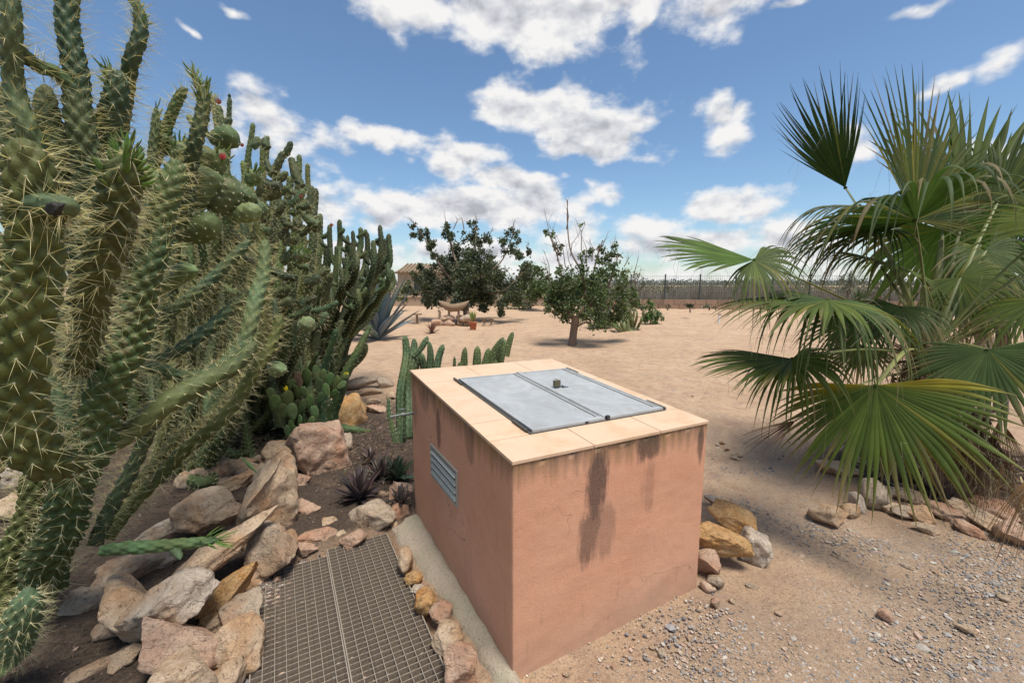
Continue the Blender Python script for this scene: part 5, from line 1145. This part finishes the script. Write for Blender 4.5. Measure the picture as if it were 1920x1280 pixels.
for k, (lb, x, y, d, cl, cols, dn, sz) in enumerate([
   ('bright green conical shrub standing alone on the sand', 1220, 608, 16.5, [(1220,596,17),(1214,588,13),(1230,592,13),(1218,578,10),(1217,568,7),(1217,562,4),(1208,598,10),(1232,602,9)], [(.075,.16,.04),(.11,.20,.05),(.05,.10,.03)], 4.5, .09),
   ('yellow green bush behind the small leafy tree', 1178, 576, 22, [(1180,562,14),(1172,570,12),(1188,568,10),(1190,555,8),(1165,575,8)], [(.10,.14,.03),(.13,.17,.05),(.07,.10,.03)], 4, .12),
   ('low green bush near the wall left of the conical shrub', 1205, 590, 20, [(1200,578,8),(1208,576,8),(1192,582,6)], [(.07,.10,.04),(.10,.12,.06)], 4, .10),
   ('grey green tuft near the foot of the fence wall', 1330, 582, 22, [(1330,574,7),(1338,576,6),(1322,577,5)], [(.12,.13,.08),(.09,.11,.06)], 4, .10),
   ('little dark round shrub far right on the sand', 1294, 586, 19, [(1294,576,7),(1292,572,6),(1297,573,6)], [(.03,.05,.025),(.05,.07,.03)], 6, .09),
   ('tiny faint shrub in front of the red wall', 1252, 582, 22, [(1252,573,5),(1250,577,4),(1255,575,4)], [(.10,.11,.05),(.07,.09,.04)], 4, .09),
   ('green shrub beside the stone house', 757, 572, 24, [(757,548,11),(753,558,12),(762,540,8),(760,560,8),(766,530,6)], [(.07,.11,.03),(.05,.085,.03),(.10,.13,.04)], 4.5, .13),
   ('dark shrub under the big palm leaves in the yard', 1600, 640, 9.5, [(1600,615,22),(1585,620,16),(1620,618,20),(1640,622,16),(1655,610,14),(1605,600,14)], [(.03,.045,.025),(.045,.06,.03),(.02,.03,.018)], 3.6, .06),
   ('grey leafed shrub far right behind the palm', 1850, 640, 9, [(1840,560,22),(1870,580,26),(1900,560,24),(1880,600,22),(1850,600,18),(1910,600,20),(1820,590,16)], [(.08,.085,.05),(.05,.06,.03),(.12,.11,.08)], 2.6, .07)]):
    tree('shrub', lb, 'shrub', (x, y), d, [(x,y,3),(x,y-8,2.5),(cl[0][0],cl[0][1],2)], [[(x,y-4,2),(cl[1][0],cl[1][1],1)]], cl, sz, cols, dn, seed=20+k, dsp=.25, bw=1.2)
bt = root('olive_trunk', 'dark crooked tree trunk behind the palm at right', 'tree trunk', at(1846,660,8.6)*np.array([1, 1, 0]))
mb = MB(); Q, _ = curve(np.column_stack([[at(x, y, 8.6) for x, y in ((1842,662),(1846,640),(1838,615),(1846,585),(1838,560))], [.16,.13,.12,.10,.06]]), 16); mb.tube(Q[:, :3], Q[:, 3], 9); part('bark_stem', mb, M_bark, bt)

# ------------------------------------------------------------------ agaves, aloes, prickly pear
def agave(name, label, base, d, n, Lpx, wpx, col, seed, spread=1.2, upb=.45, cat='agave', tip=(.10,.08,.05), curl=.25, mat=None, z=0, thick=.12, group=None):
    r = np.random.default_rng(seed); B = at(*base, d); B[2] = z; rt = root(name, label, cat, B, group); Ls = Lpx*d/FPX; Wd = wpx*d/FPX
    for k in range(n):
        u = (k+.5)/n; el = pi/2*(1-u)**upb*1.0+.04; el = max(.02, el-.08); az = k*2.39996+r.uniform(-.2, .2); l = Ls*r.uniform(.75, 1.1)*(.75+.35*math.sin(pi*min(1, u*1.2)))
        dr = np.array([cos(az)*cos(el), sin(az)*cos(el), sin(el)]); sd_ = np.array([-sin(az), cos(az), 0]); nn = np.cross(dr, sd_); nn = nn*np.sign(nn[2]+1e-9)
        K = 9; t = np.linspace(0, 1, K); cv = curl*r.uniform(-.6, 1.2); P = B+dr*(t*l)[:, None]+np.array([0, 0, -1.])*(cv*l*t**2.2*cos(el))[:, None]+np.array([0, 0, .02]); P[:, 2] = np.maximum(P[:, 2], z+.01)
        w = Wd/2*np.array([.75,.72,.85,1,1,.9,.7,.42,.03])*r.uniform(.8, 1.1); mb = MB(); th = Wd*thick
        Lf = P-sd_*w[:, None]+nn*(w*.35)[:, None]; Rt = P+sd_*w[:, None]+nn*(w*.35)[:, None]; Up = P+nn*0; Dn = P-nn*(th*(1-t*.9))[:, None]
        V = np.stack([Lf, Up, Rt, Dn], 1).reshape(-1, 3); F = []
        for i in range(K-1):
            for j in range(4): F.append([i*4+j, i*4+(j+1) % 4, (i+1)*4+(j+1) % 4, (i+1)*4+j])
        c = jit(col, .22); cc = c[None]*np.ones((K, 1)); cc[-1] = tip; cc = np.repeat(cc, 4, 0); cc[0::4] *= .85; cc[2::4] *= .85; mb.add(V, F, cc)
        part('leaf', mb, mat or M_agave, rt)
    return rt
agave('blue_agave', 'big blue grey agave with tall pointed leaves beside the candelabra cactus', (708,622), 12.0, 60, 122, 17, (.16,.21,.20), 1, upb=.36, curl=.05)
agave('low_agave', 'low bluish agave half lying on the sand beyond the small tree', (1125,606), 15, 22, 46, 8, (.20,.23,.15), 2, upb=.8, curl=.2)
agave('striped_agave', 'pale agave with leaves leaning right beyond the small tree', (1140,600), 15.6, 16, 62, 6, (.28,.30,.18), 3, upb=.8, curl=.0)
agave('red_aloe', 'small reddish aloe sitting in the open sand', (810,621), 13.5, 18, 22, 4, (.22,.10,.075), 4, upb=.7)
PU = (.085,.062,.062)
agave('purple_aloe', 'dark purple aloe rosette growing in the soil left of the box', (672,880), 3.0, 34, 62, 12, PU, 5, upb=.85, curl=.05, z=.06, cat='aloe', thick=.3)
agave('purple_aloe', 'brownish withered aloe behind the dark purple rosette', (712,812), 3.3, 26, 48, 10, (.11,.085,.07), 6, upb=.8, z=.06, cat='aloe', thick=.3)
agave('purple_aloe', 'small purple aloe nearest the box wall', (748,860), 2.9, 18, 40, 9, (.09,.068,.06), 7, upb=.9, z=.06, cat='aloe', thick=.3)
agave('green_aloe', 'green aloe with broad leaves under the column cactus', (742,808), 3.3, 14, 52, 16, (.065,.105,.055), 8, upb=.7, z=.05, cat='aloe', thick=.3)
agave('small_aloe', 'tiny purple aloe seedling in front of the big rosette', (688,935), 2.75, 14, 24, 6, PU, 9, upb=.9, z=.05, cat='aloe', thick=.3)
agave('small_aloe', 'dry aloe seedling at the back near the flat edging stones', (690,775), 3.6, 14, 32, 6, (.13,.10,.08), 10, upb=.9, z=.06, cat='aloe', thick=.3)
sp2 = agave('spiky_yucca', 'round spiky green yucca head far behind the palm leaves', (1612,560), 15, 60, 34, 3.5, (.085,.125,.045), 11, upb=.6, curl=.02, z=.75, cat='yucca')
mb = MB(); b_ = at(1612, 560, 15); mb.tube([(b_[0], b_[1], -.02), (b_[0], b_[1], .8)], .09, 8); part('stalk', mb, M_bark, sp2)
pc_ = root('low_spiny_cactus', 'low pale green many armed cactus on the sand at right', 'cactus', at(1176,622,14.2)*np.array([1, 1, 0]))
for k, (dx, h, w) in enumerate([(-22,34,6),(-14,44,6),(-7,36,6),(0,62,6),(6,50,6),(12,46,5),(18,40,5),(26,30,5),(-10,28,6),(9,30,6),(30,44,4),(-27,26,5),(3,40,6)]):
    add_stem(pc_, [(1176+dx*.3,624,14.2),(1176+dx*.75,624-h*.35,14.2+.02*dx),(1176+dx,622-h*.7,14.2),(1176+dx*1.05,622-h,14.2)], (w, w, w*.9, w*.6), **{**MID, 'n': 10, 'per': 4, 'tub': .12, 'col': jit((.15,.17,.075), .2), 'spine': .03, 'spr': .002, 'nsp': 1, 'seed': k+500, 'tap': .06})
# prickly pear
pp = root('prickly_pear', 'low prickly pear with green pads and yellow flowers in front of the dark cactus', 'cactus', G(565,800))
PADS = [(515,755,20,28,10,0),(530,770,18,26,-12,1),(540,748,20,30,5,2),(520,785,15,24,15,1),(548,772,18,30,-8,0),(562,790,15,22,10,0),(566,762,18,26,20,2),(556,735,16,24,-10,2),(570,735,14,22,-30,3),(580,752,15,24,10,1),(590,772,14,22,-10,1),(583,790,12,20,30,0),(600,745,12,20,20,2),(547,720,12,20,30,3),(560,712,16,28,0,4),(575,706,18,28,5,4),(594,700,13,28,-4,3),(606,706,12,26,6,3),(618,712,14,26,14,3),(630,716,14,24,24,3),(612,730,12,22,-20,2),(640,722,12,20,50,4),(648,706,9,12,70,4),(598,722,13,24,0,2),(626,738,12,18,40,3),(546,800,14,24,-4,0),(508,738,14,22,-20,1),(540,808,12,20,-10,0),(553,810,13,22,4,0)]
for k, (x, y, w, h, rot, lay) in enumerate(PADS):
    d = 3.75+lay*.13; V, F = ICO[3]; a = radians(rot+rs.uniform(-6, 6)); yaw = rs.uniform(-.75, .75); V = V.copy(); wz = V[:, 2]; V = V*np.stack([(.82+.18*wz), .20*np.ones(len(V)), np.ones(len(V))], 1)
    V = V*np.array([w/2*1.25, w/2*1.1, h/2*1.15])*d/FPX; cy, sy = cos(yaw), sin(yaw); V = np.stack([V[:, 0]*cy-V[:, 1]*sy, V[:, 0]*sy+V[:, 1]*cy, V[:, 2]], 1)
    V = np.stack([V[:, 0]*cos(a)+V[:, 2]*sin(a), V[:, 1], -V[:, 0]*sin(a)+V[:, 2]*cos(a)], 1)
    c = jit((.26,.17,.10) if k in (14,) else (.085,.135,.045), .22); mb = MB(); mb.add(V+at(x, y, d), F, c); o = part('pad', mb, M_cactus, pp, label='reddish budding pad' if k == 14 else None)
    q = unit(V)*1.0; idx = rng.choice(len(V), 26, replace=False); mb = MB(); PP = V[idx]*1.01+at(x, y, d); spines(PP, unit(V[idx]*np.array([.3, 2, .3])+rng.normal(size=(26, 3))*.004)*.010, .0011, (.62,.60,.40), mb); part('glochids', mb, M_spine, o, stuff=True, smooth=False)
for (x, y, d) in ((536,733,3.9),(650,706,4.3)): blossom(pp, x, y, d, .05, (.80,.66,.03), 16)
blossom(pp, 560, 700, 4.3, .03, (.55,.28,.18), 8, 'flower_bud')
# blackish creeping growth between pads and soil
mb = leaves(np.array([G(rs.uniform(380, 580), rs.uniform(790, 850))+[0, 0, rs.uniform(0, .10)] for _ in range(2600)]), .035, [(.02,.03,.018),(.035,.045,.025),(.05,.045,.03)], 77)
thing('ground_cover', mb, M_tree, 'dark creeping plants on soil under the prickly pear', 'ground cover', G(480,830), kind='stuff', smooth=False)
mb = MB()
for k in range(1500):
    g = G(rs.gauss(700, 45), rs.gauss(850, 45)); P = np.array([g[0], g[1], float(ground_z(g[0], g[1]))+rs.uniform(.0, .05)]); v = np.array([rs.uniform(-1, 1), rs.uniform(-1, 1), rs.uniform(-.3, .5)])*rs.uniform(.02, .06); mb.tube([P, P+v*.5+[0, 0, .006], P+v], [.0022, .003, .0006], 3, jit(rs.choice([(.10,.075,.065),(.20,.13,.09),(.055,.045,.04),(.30,.21,.14)]), .3), cap=False)
thing('aloe_debris', mb, M_dead, 'tangled dry leaf scraps around the purple aloes', 'litter', G(700,850), kind='stuff')

# ------------------------------------------------------------------ yard ornaments under the big tree
def box_pts(mb, P0, P1, w, h, C=None): 
    P0, P1 = np.array(P0, float), np.array(P1, float); ax = unit(P1-P0); sd_ = unit(np.cross([0, 0, 1], ax)); mb.box((P0+P1)/2, (np.linalg.norm(P1-P0), w, h), [ax, sd_, np.cross(ax, sd_)], C)
M_wood = simple('weathered_wood', (.27,.19,.12), .9, 0, .35, 12, .01, 40)
M_terra = simple('terracotta', (.40,.13,.07), .8, 0, .15, 8)
b0 = at(852, 607, 16.2); b0[2] = 0
pt_ = root('boat_planter', 'boat shaped wooden planter holding a dark cactus on a heap of stones', 'planter', b0)
sc_ = 16.2/FPX; mb = MB(); K = 12; V = []
for i in range(K+1):
    t = i/K; x = (t-.5)*58*sc_; wd = math.sin(pi*min(max(t*.94+.03, 0), 1))**.6*.32; zt = .82+.14*abs(t-.5)**1.5*2.4; zb = .52+.25*(abs(t-.5)*2)**2.5
    V += [(x, -wd, zt), (x*.86, -wd*.5, zb), (x*.86, wd*.5, zb), (x, wd, zt), (x*.95, wd*.85, zt-.03), (x*.82, 0, zb+.12), (x*.95, -wd*.85, zt-.03)]
V = np.array(V)+b0; F = []
for i in range(K):
    for j in range(7): F.append([i*7+j, (i+1)*7+j, (i+1)*7+(j+1) % 7, i*7+(j+1) % 7])
mb.add(V, F); part('hull', mb, M_wood, pt_)
for k in range(4):
    mb = MB(); x = (-.6+.4*k)*.9; mb.box(b0+np.array([x, -.1, .27]), (.08, .10, .54)); part('leg', mb, M_wood, pt_, smooth=False)
for k in range(16):
    V, F = rock_shape(2, 300+k, 6, .1); s_ = rs.uniform(.11, .20); mb = MB(); mb.add(V*s_*np.array([1.2, 1, .8])+b0+np.array([rs.uniform(-.62, .62), rs.uniform(-.45, .1), s_*.5+rs.choice([0, .18])]), F); me = part('base_stone', mb, RM['g' if k % 3 else 'p'], pt_)
dc = root('planter_cactus', 'small dark finger cactus growing in the boat planter', 'cactus', b0+np.array([-.05, 0, .75]))
for k, (dx, h) in enumerate([(-9,14),(-5,18),(0,22),(4,19),(8,15),(11,11),(20,16),(23,12)]):
    add_stem(dc, [(856+dx*.5,582,16.2),(856+dx,580-h*.5,16.2),(856+dx,580-h,16.2)], (4, 4.5, 3), n=8, per=4, amp=.2, tub=.10, nt=4, col=(.055,.06,.045), spine=0, seed=600+k, tap=.05)
def pot(px, py, d, wpx, hpx, label, col):
    b = at(px, py, d); b[2] = 0; w = wpx*d/FPX/2; h = hpx*d/FPX; rt = root('flower_pot', label, 'plant pot', b); mb = MB(); prof = [(0, 0), (.72, 0), (.95, .85), (1.1, .85), (1.1, 1.0), (.92, 1.0), (.88, .88), (0, .88)]; n = 18; V = []
    for (r_, z_) in prof:
        for j in range(n): V.append(b+np.array([cos(2*pi*j/n)*w*r_, sin(2*pi*j/n)*w*r_, z_*h]))
    F = [[i*n+j, i*n+(j+1) % n, (i+1)*n+(j+1) % n, (i+1)*n+j] for i in range(len(prof)-1) for j in range(n)]; mb.add(V, F); part('pot', mb, col, rt); return b, h
b, h = pot(887, 614, 14.6, 15, 15, 'red clay pot standing on the sand beside the boat planter', M_terra)
rt = root('potted_plant', 'yellow green leafy plant growing in the red clay pot', 'plant', b+np.array([0, 0, h*.88]))
for k in range(22):
    a = k*2.4; v = np.array([cos(a)*.12, sin(a)*.12, rs.uniform(.25, .42)]); mb = MB(); P = b+np.array([0, 0, h*.85]); mb.tube([P, P+v*[.5, .5, .55], P+v], [.014, .026, .003], 5, jit((.20,.25,.06), .25)); part('leaf', mb, M_cactus, rt)
b = at(782, 601, 16.6); b[2] = 0; bt_ = root('bird_table', 'small pale wooden pedestal table left of the boat planter', 'table', b)
mb = MB(); mb.tube([b, b+[0, 0, .36]], [.055, .045], 8); part('post', mb, M_wood, bt_); mb = MB(); mb.box(b+np.array([0, 0, .385]), (.34, .30, .05)); part('table_top', mb, M_wood, bt_, smooth=False)
for k, (x, y, lb) in enumerate([(908,606,'pale goblet ornament right of the red pot'), (921,610,'pale goblet ornament farthest right of the boat planter')]):
    b = at(x, y, 16); b[2] = 0; rt = root('goblet_ornament', lb, 'ornament', b, 'ornaments by the boat planter'); mb = MB(); mb.tube([b, b+[0, 0, .03], b+[0, 0, .05], b+[0, 0, .14], b+[0, 0, .18], b+[0, 0, .28]], [.08, .08, .03, .03, .07, .10], 10); part('bowl', mb, M_wood, rt)
st = root('marker_stake', 'short white wooden stake in the sand beneath the palm leaves', 'stake', G(1348,607)); mb = MB(); g_0 = G(1348,607); mb.box(g_0+np.array([0, 0, .17]), (.07, .05, .36)); part('post', mb, simple('white_paint', (.72,.70,.64), .7, 0, .1), st, smooth=False)
mb = MB(); mb.box(g_0+np.array([0, 0, .37]), (.09, .06, .05)); part('cap', mb, M_wood, st, smooth=False)

# ------------------------------------------------------------------ house, walls, fence, scrub
M_hs = simple('house_render', (.36,.28,.19), .95, 0, .2, 1.2, .02, 6)
hb = at(748, 568, 31); hb[2] = 0
hs = root('stone_house', 'small tan house with low tiled roof behind the left trees', 'house', hb)
def wbox(x0, x1, y0, y1, z0, z1, mb=None): mb = mb or MB(); mb.box(((x0+x1)/2, (y0+y1)/2, (z0+z1)/2), (x1-x0, y1-y0, z1-z0)); return mb
part('wall', wbox(hb[0], hb[0]+7.5, 31, 36, 0, 2.25), M_hs, hs, smooth=False)
part('cornice', wbox(hb[0]-.15, hb[0]+7.65, 30.8, 36.2, 2.25, 2.36), simple('cornice_stone', (.30,.22,.15), .9), hs, smooth=False)
x0, x1 = hb[0]-.15, hb[0]+7.65; mb = MB(); mb.add([(x0, 30.75, 2.363), (x1, 30.75, 2.363), (x1, 36.2, 2.363), (x0, 36.2, 2.363), (x0+.35, 33.5, 3.05), (x1-1, 33.5, 3.05)], [[0,1,5,4],[2,3,4,5],[0,3,2,1]]); mb.add([(x0, 30.75, 2.363), (x0+.35, 33.5, 3.05), (x0, 36.2, 2.363)], [[0,1,2]]); mb.add([(x1, 30.75, 2.363), (x1, 36.2, 2.363), (x1-1, 33.5, 3.05)], [[0,1,2]])
roof = part('roof', mb, simple('roof_tile', (.25,.18,.11), .9, 0, .3, 4, .03, 12), hs, smooth=False)
for k in range(26):
    x = x0+.3+k*.29; mb = MB(); mb.tube([(x, 30.74, 2.40), (min(x+.03, x1-1), 33.45, 3.08)], .055, 5); part('tile_row', mb, roof.data.materials[0], roof)
for xx in (1.1, 4.4):
    w = part('window', wbox(hb[0]+xx, hb[0]+xx+.9, 30.93, 30.99, .95, 1.85), simple('window_frame_paint', (.35,.28,.20), .6), hs, smooth=False); part('pane', wbox(hb[0]+xx+.08, hb[0]+xx+.82, 30.915, 30.928, 1.03, 1.77), simple('dark_glass', (.03,.035,.04), .1), w, smooth=False)
lw = at(600, 572, 30); bw_ = root('boundary_wall', 'long low tan wall closing the yard behind the trees', 'wall', (-10, 30, 0))
part('wall_body', wbox(-24, 4.8, 29.4, 29.6, -.1, .62), simple('tan_wall', (.40,.29,.20), .95, 0, .2, 1.5, .01, 20), bw_, smooth=False)
part('coping', wbox(-24.1, 4.9, 29.33, 29.67, .62, .69), simple('wall_coping', (.46,.35,.25), .9, 0, .2, 2), bw_, smooth=False)
for k in range(7): part('pillar', wbox(-22+k*4.2, -21.65+k*4.2, 29.22, 29.40-.002, -.1, .60), M_hs, bw_, smooth=False)
# red block retaining wall with the welded wire fence on it
FW = [(4.9, 27.5), (9.3, 26.6), (13.0, 26.0), (19.4, 25.0), (25.5, 23.2), (31, 21)]
rw = root('block_wall', 'low red brown block wall under the wire fence', 'wall', (9.3, 26.6, 0))
M_blk = [simple('red_block', (.32,.21,.14), .95, 0, .3, 3, .01, 30), simple('red_block_pale', (.38,.27,.19), .95, 0, .3, 3, .01, 30), simple('red_block_dark', (.24,.165,.11), .95, 0, .3, 3, .01, 30)]
cnt = 0
for (a, b) in zip(FW[:-1], FW[1:]):
    P0, P1 = np.array([*a, 0.]), np.array([*b, 0.]); l = np.linalg.norm(P1-P0); ax = (P1-P0)/l; nb = int(l/.62)
    for row in range(2):
        for k in range(nb):
            q = P0+ax*(k+.5+(.5 if row else 0)-.25)*l/nb; mb = MB(); mb.box(q+np.array([0, 0, .14+row*.285]), (l/nb-.02, .20+rs.uniform(-.01, .02), .27), [ax, np.cross([0, 0, 1.], ax), [0, 0, 1.]])
            if cnt < 298: part('block', mb, M_blk[rs.choice([0, 0, 1, 2])], rw, smooth=False); cnt += 1
fn = root('wire_fence', 'tall dark wire fence with thin posts standing on the red wall', 'fence', (9.3, 26.6, .55))
M_fp = simple('fence_paint', (.045,.06,.055), .6, .2, .2); pos = 0
tot = 0; segs = []
for (a, b) in zip(FW[:-1], FW[1:]): l = math.dist(a, b); segs.append((tot, l, a, b)); tot += l
def fp(s):
    for (t0, l, a, b) in segs:
        if s <= t0+l: f = (s-t0)/l; return np.array([a[0]+(b[0]-a[0])*f, a[1]+(b[1]-a[1])*f, 0])
    return np.array([*FW[-1], 0.])
s_ = .6
while s_ < tot:
    q = fp(s_); mb = MB(); mb.box(q+[0, 0, .56+.76], (.07, .07, 1.54)); mb.box(q+[0, 0, 2.11], (.085, .085, .03)); part('post', mb, M_fp, fn, smooth=False); q2 = fp(min(s_+2.05, tot)); mb = MB(); nw = 16
    for k in range(1, nw): r_ = q+(q2-q)*k/nw; box_pts(mb, r_+[0, 0, .62], r_+[0, 0, 2.03], .012, .012) if False else mb.box(r_+[0, 0, 1.33], (.007, .007, 1.42))
    ax = unit(q2-q)
    for z in (.66, 1.0, 1.35, 1.7, 2.0): mb.box((q+q2)/2+[0, 0, z], (np.linalg.norm(q2-q), .012, .012), [ax, np.cross([0, 0, 1.], ax), [0, 0, 1.]])
    part('mesh_panel', mb, M_fp, fn, smooth=False); s_ += 2.05
# dry scrub and far tree line
def brush(name, label, line, n, h0, h1, depth, cols, size, seed, blades=True):
    r = np.random.default_rng(seed); t = r.uniform(0, 1, n); A = np.array(line); sx = np.linspace(0, 1, len(A)); X = np.interp(t, sx, A[:, 0]); Y = np.interp(t, sx, A[:, 1])+r.uniform(0, depth, n); hh = (h0+(h1-h0)*(.5+.5*np.sin(X*.9+seed)*np.sin(X*.37+1)))*r.uniform(.3, 1, n)
    if blades:
        P = np.stack([X, Y, np.zeros(n)], 1); D = np.stack([r.normal(size=n)*.22*hh, r.normal(size=n)*.22*hh, hh], 1); mb = spines(P, D, size, (1, 1, 1)); C = np.repeat(np.asarray(cols)[r.integers(0, len(cols), n)]*r.uniform(.7, 1.3, (n, 1)), 4, 0); mb.C = [C]
    else: mb = leaves(np.stack([X, Y, hh*r.uniform(.2, 1, n)], 1), size, cols, seed)
    thing(name, mb, M_tree, label, 'scrub', (A[0][0], A[0][1], 0), kind='stuff', smooth=False)
brush('dry_scrub', 'dry grey brown scrub growing just beyond the wire fence', [(5, 28.6), (13, 27.4), (20, 26.4), (32, 23)], 30000, 1.1, 2.2, 4.0, [(.27,.22,.17),(.33,.28,.22),(.20,.18,.14),(.38,.34,.28)], .010, 5)
brush('scrub_foliage', 'patchy olive bushes behind the wire fence', [(5, 30), (14, 29), (22, 28), (34, 24)], 12000, 1.3, 2.3, 6.0, [(.13,.13,.09),(.17,.16,.12),(.10,.10,.07),(.22,.20,.16)], .09, 9, False)
brush('far_tree_line', 'faint dark line of distant trees along the horizon', [(-260, 230), (-90, 240), (60, 250), (200, 230), (330, 190)], 26000, 2.2, 4.6, 30, [(.16,.18,.18),(.19,.21,.20),(.14,.16,.16)], 1.3, 13, False)
brush('far_scrub', 'low olive brown scrub covering the fields beyond the fence', [(-60, 60), (0, 62), (40, 60), (90, 46)], 26000, .5, 1.5, 60, [(.15,.15,.10),(.20,.185,.13),(.11,.12,.08),(.26,.23,.17)], .42, 19, False)
brush('field_scrub', 'mixed low bushes in the field just beyond the fence', [(4, 33), (18, 32), (34, 29), (50, 24)], 22000, .5, 1.5, 14, [(.12,.13,.075),(.17,.16,.11),(.09,.10,.06),(.23,.20,.15)], .20, 23, False)
brush('hedge_row', 'grey green hedge beyond the low wall at left', [(-26, 33), (-12, 33.5), (6, 32)], 12000, .7, 1.5, 2.0, [(.06,.075,.04),(.09,.10,.05),(.12,.12,.08)], .13, 15, False)
for k, (x, y, d, r_, lb) in enumerate([(1395,540,30,26,'grey bare looking bush behind the fence left of the palm'),(1415,520,30,14,'thin grey top of a bush above the fence'),(1255,540,31,14,'small faint bush behind the second fence post'),(1590,530,24,22,'dusty bush behind the fence above the palm frond'),(1650,545,24,24,'dusty olive bush behind the fence beside the yucca')]):
    tree('roadside_bush', lb, 'bush', (x, 575), d, [(x,576,4),(x,560,3),(x,y,2)], [[(x,560,2),(x+r_*.4,y-r_*.4,1)],[(x,560,2),(x-r_*.4,y-r_*.3,1)]], [(x,y,r_*.6),(x+r_*.5,y+5,r_*.5),(x-r_*.5,y+6,r_*.5),(x+r_*.2,y-r_*.5,r_*.4),(x-r_*.3,y-r_*.4,r_*.35),(x,y+16,r_*.6)], .12, [(.13,.13,.10),(.09,.095,.065),(.18,.17,.14)], 2.0, seed=60+k, dsp=.4, bw=2, group='bushes beyond the fence')
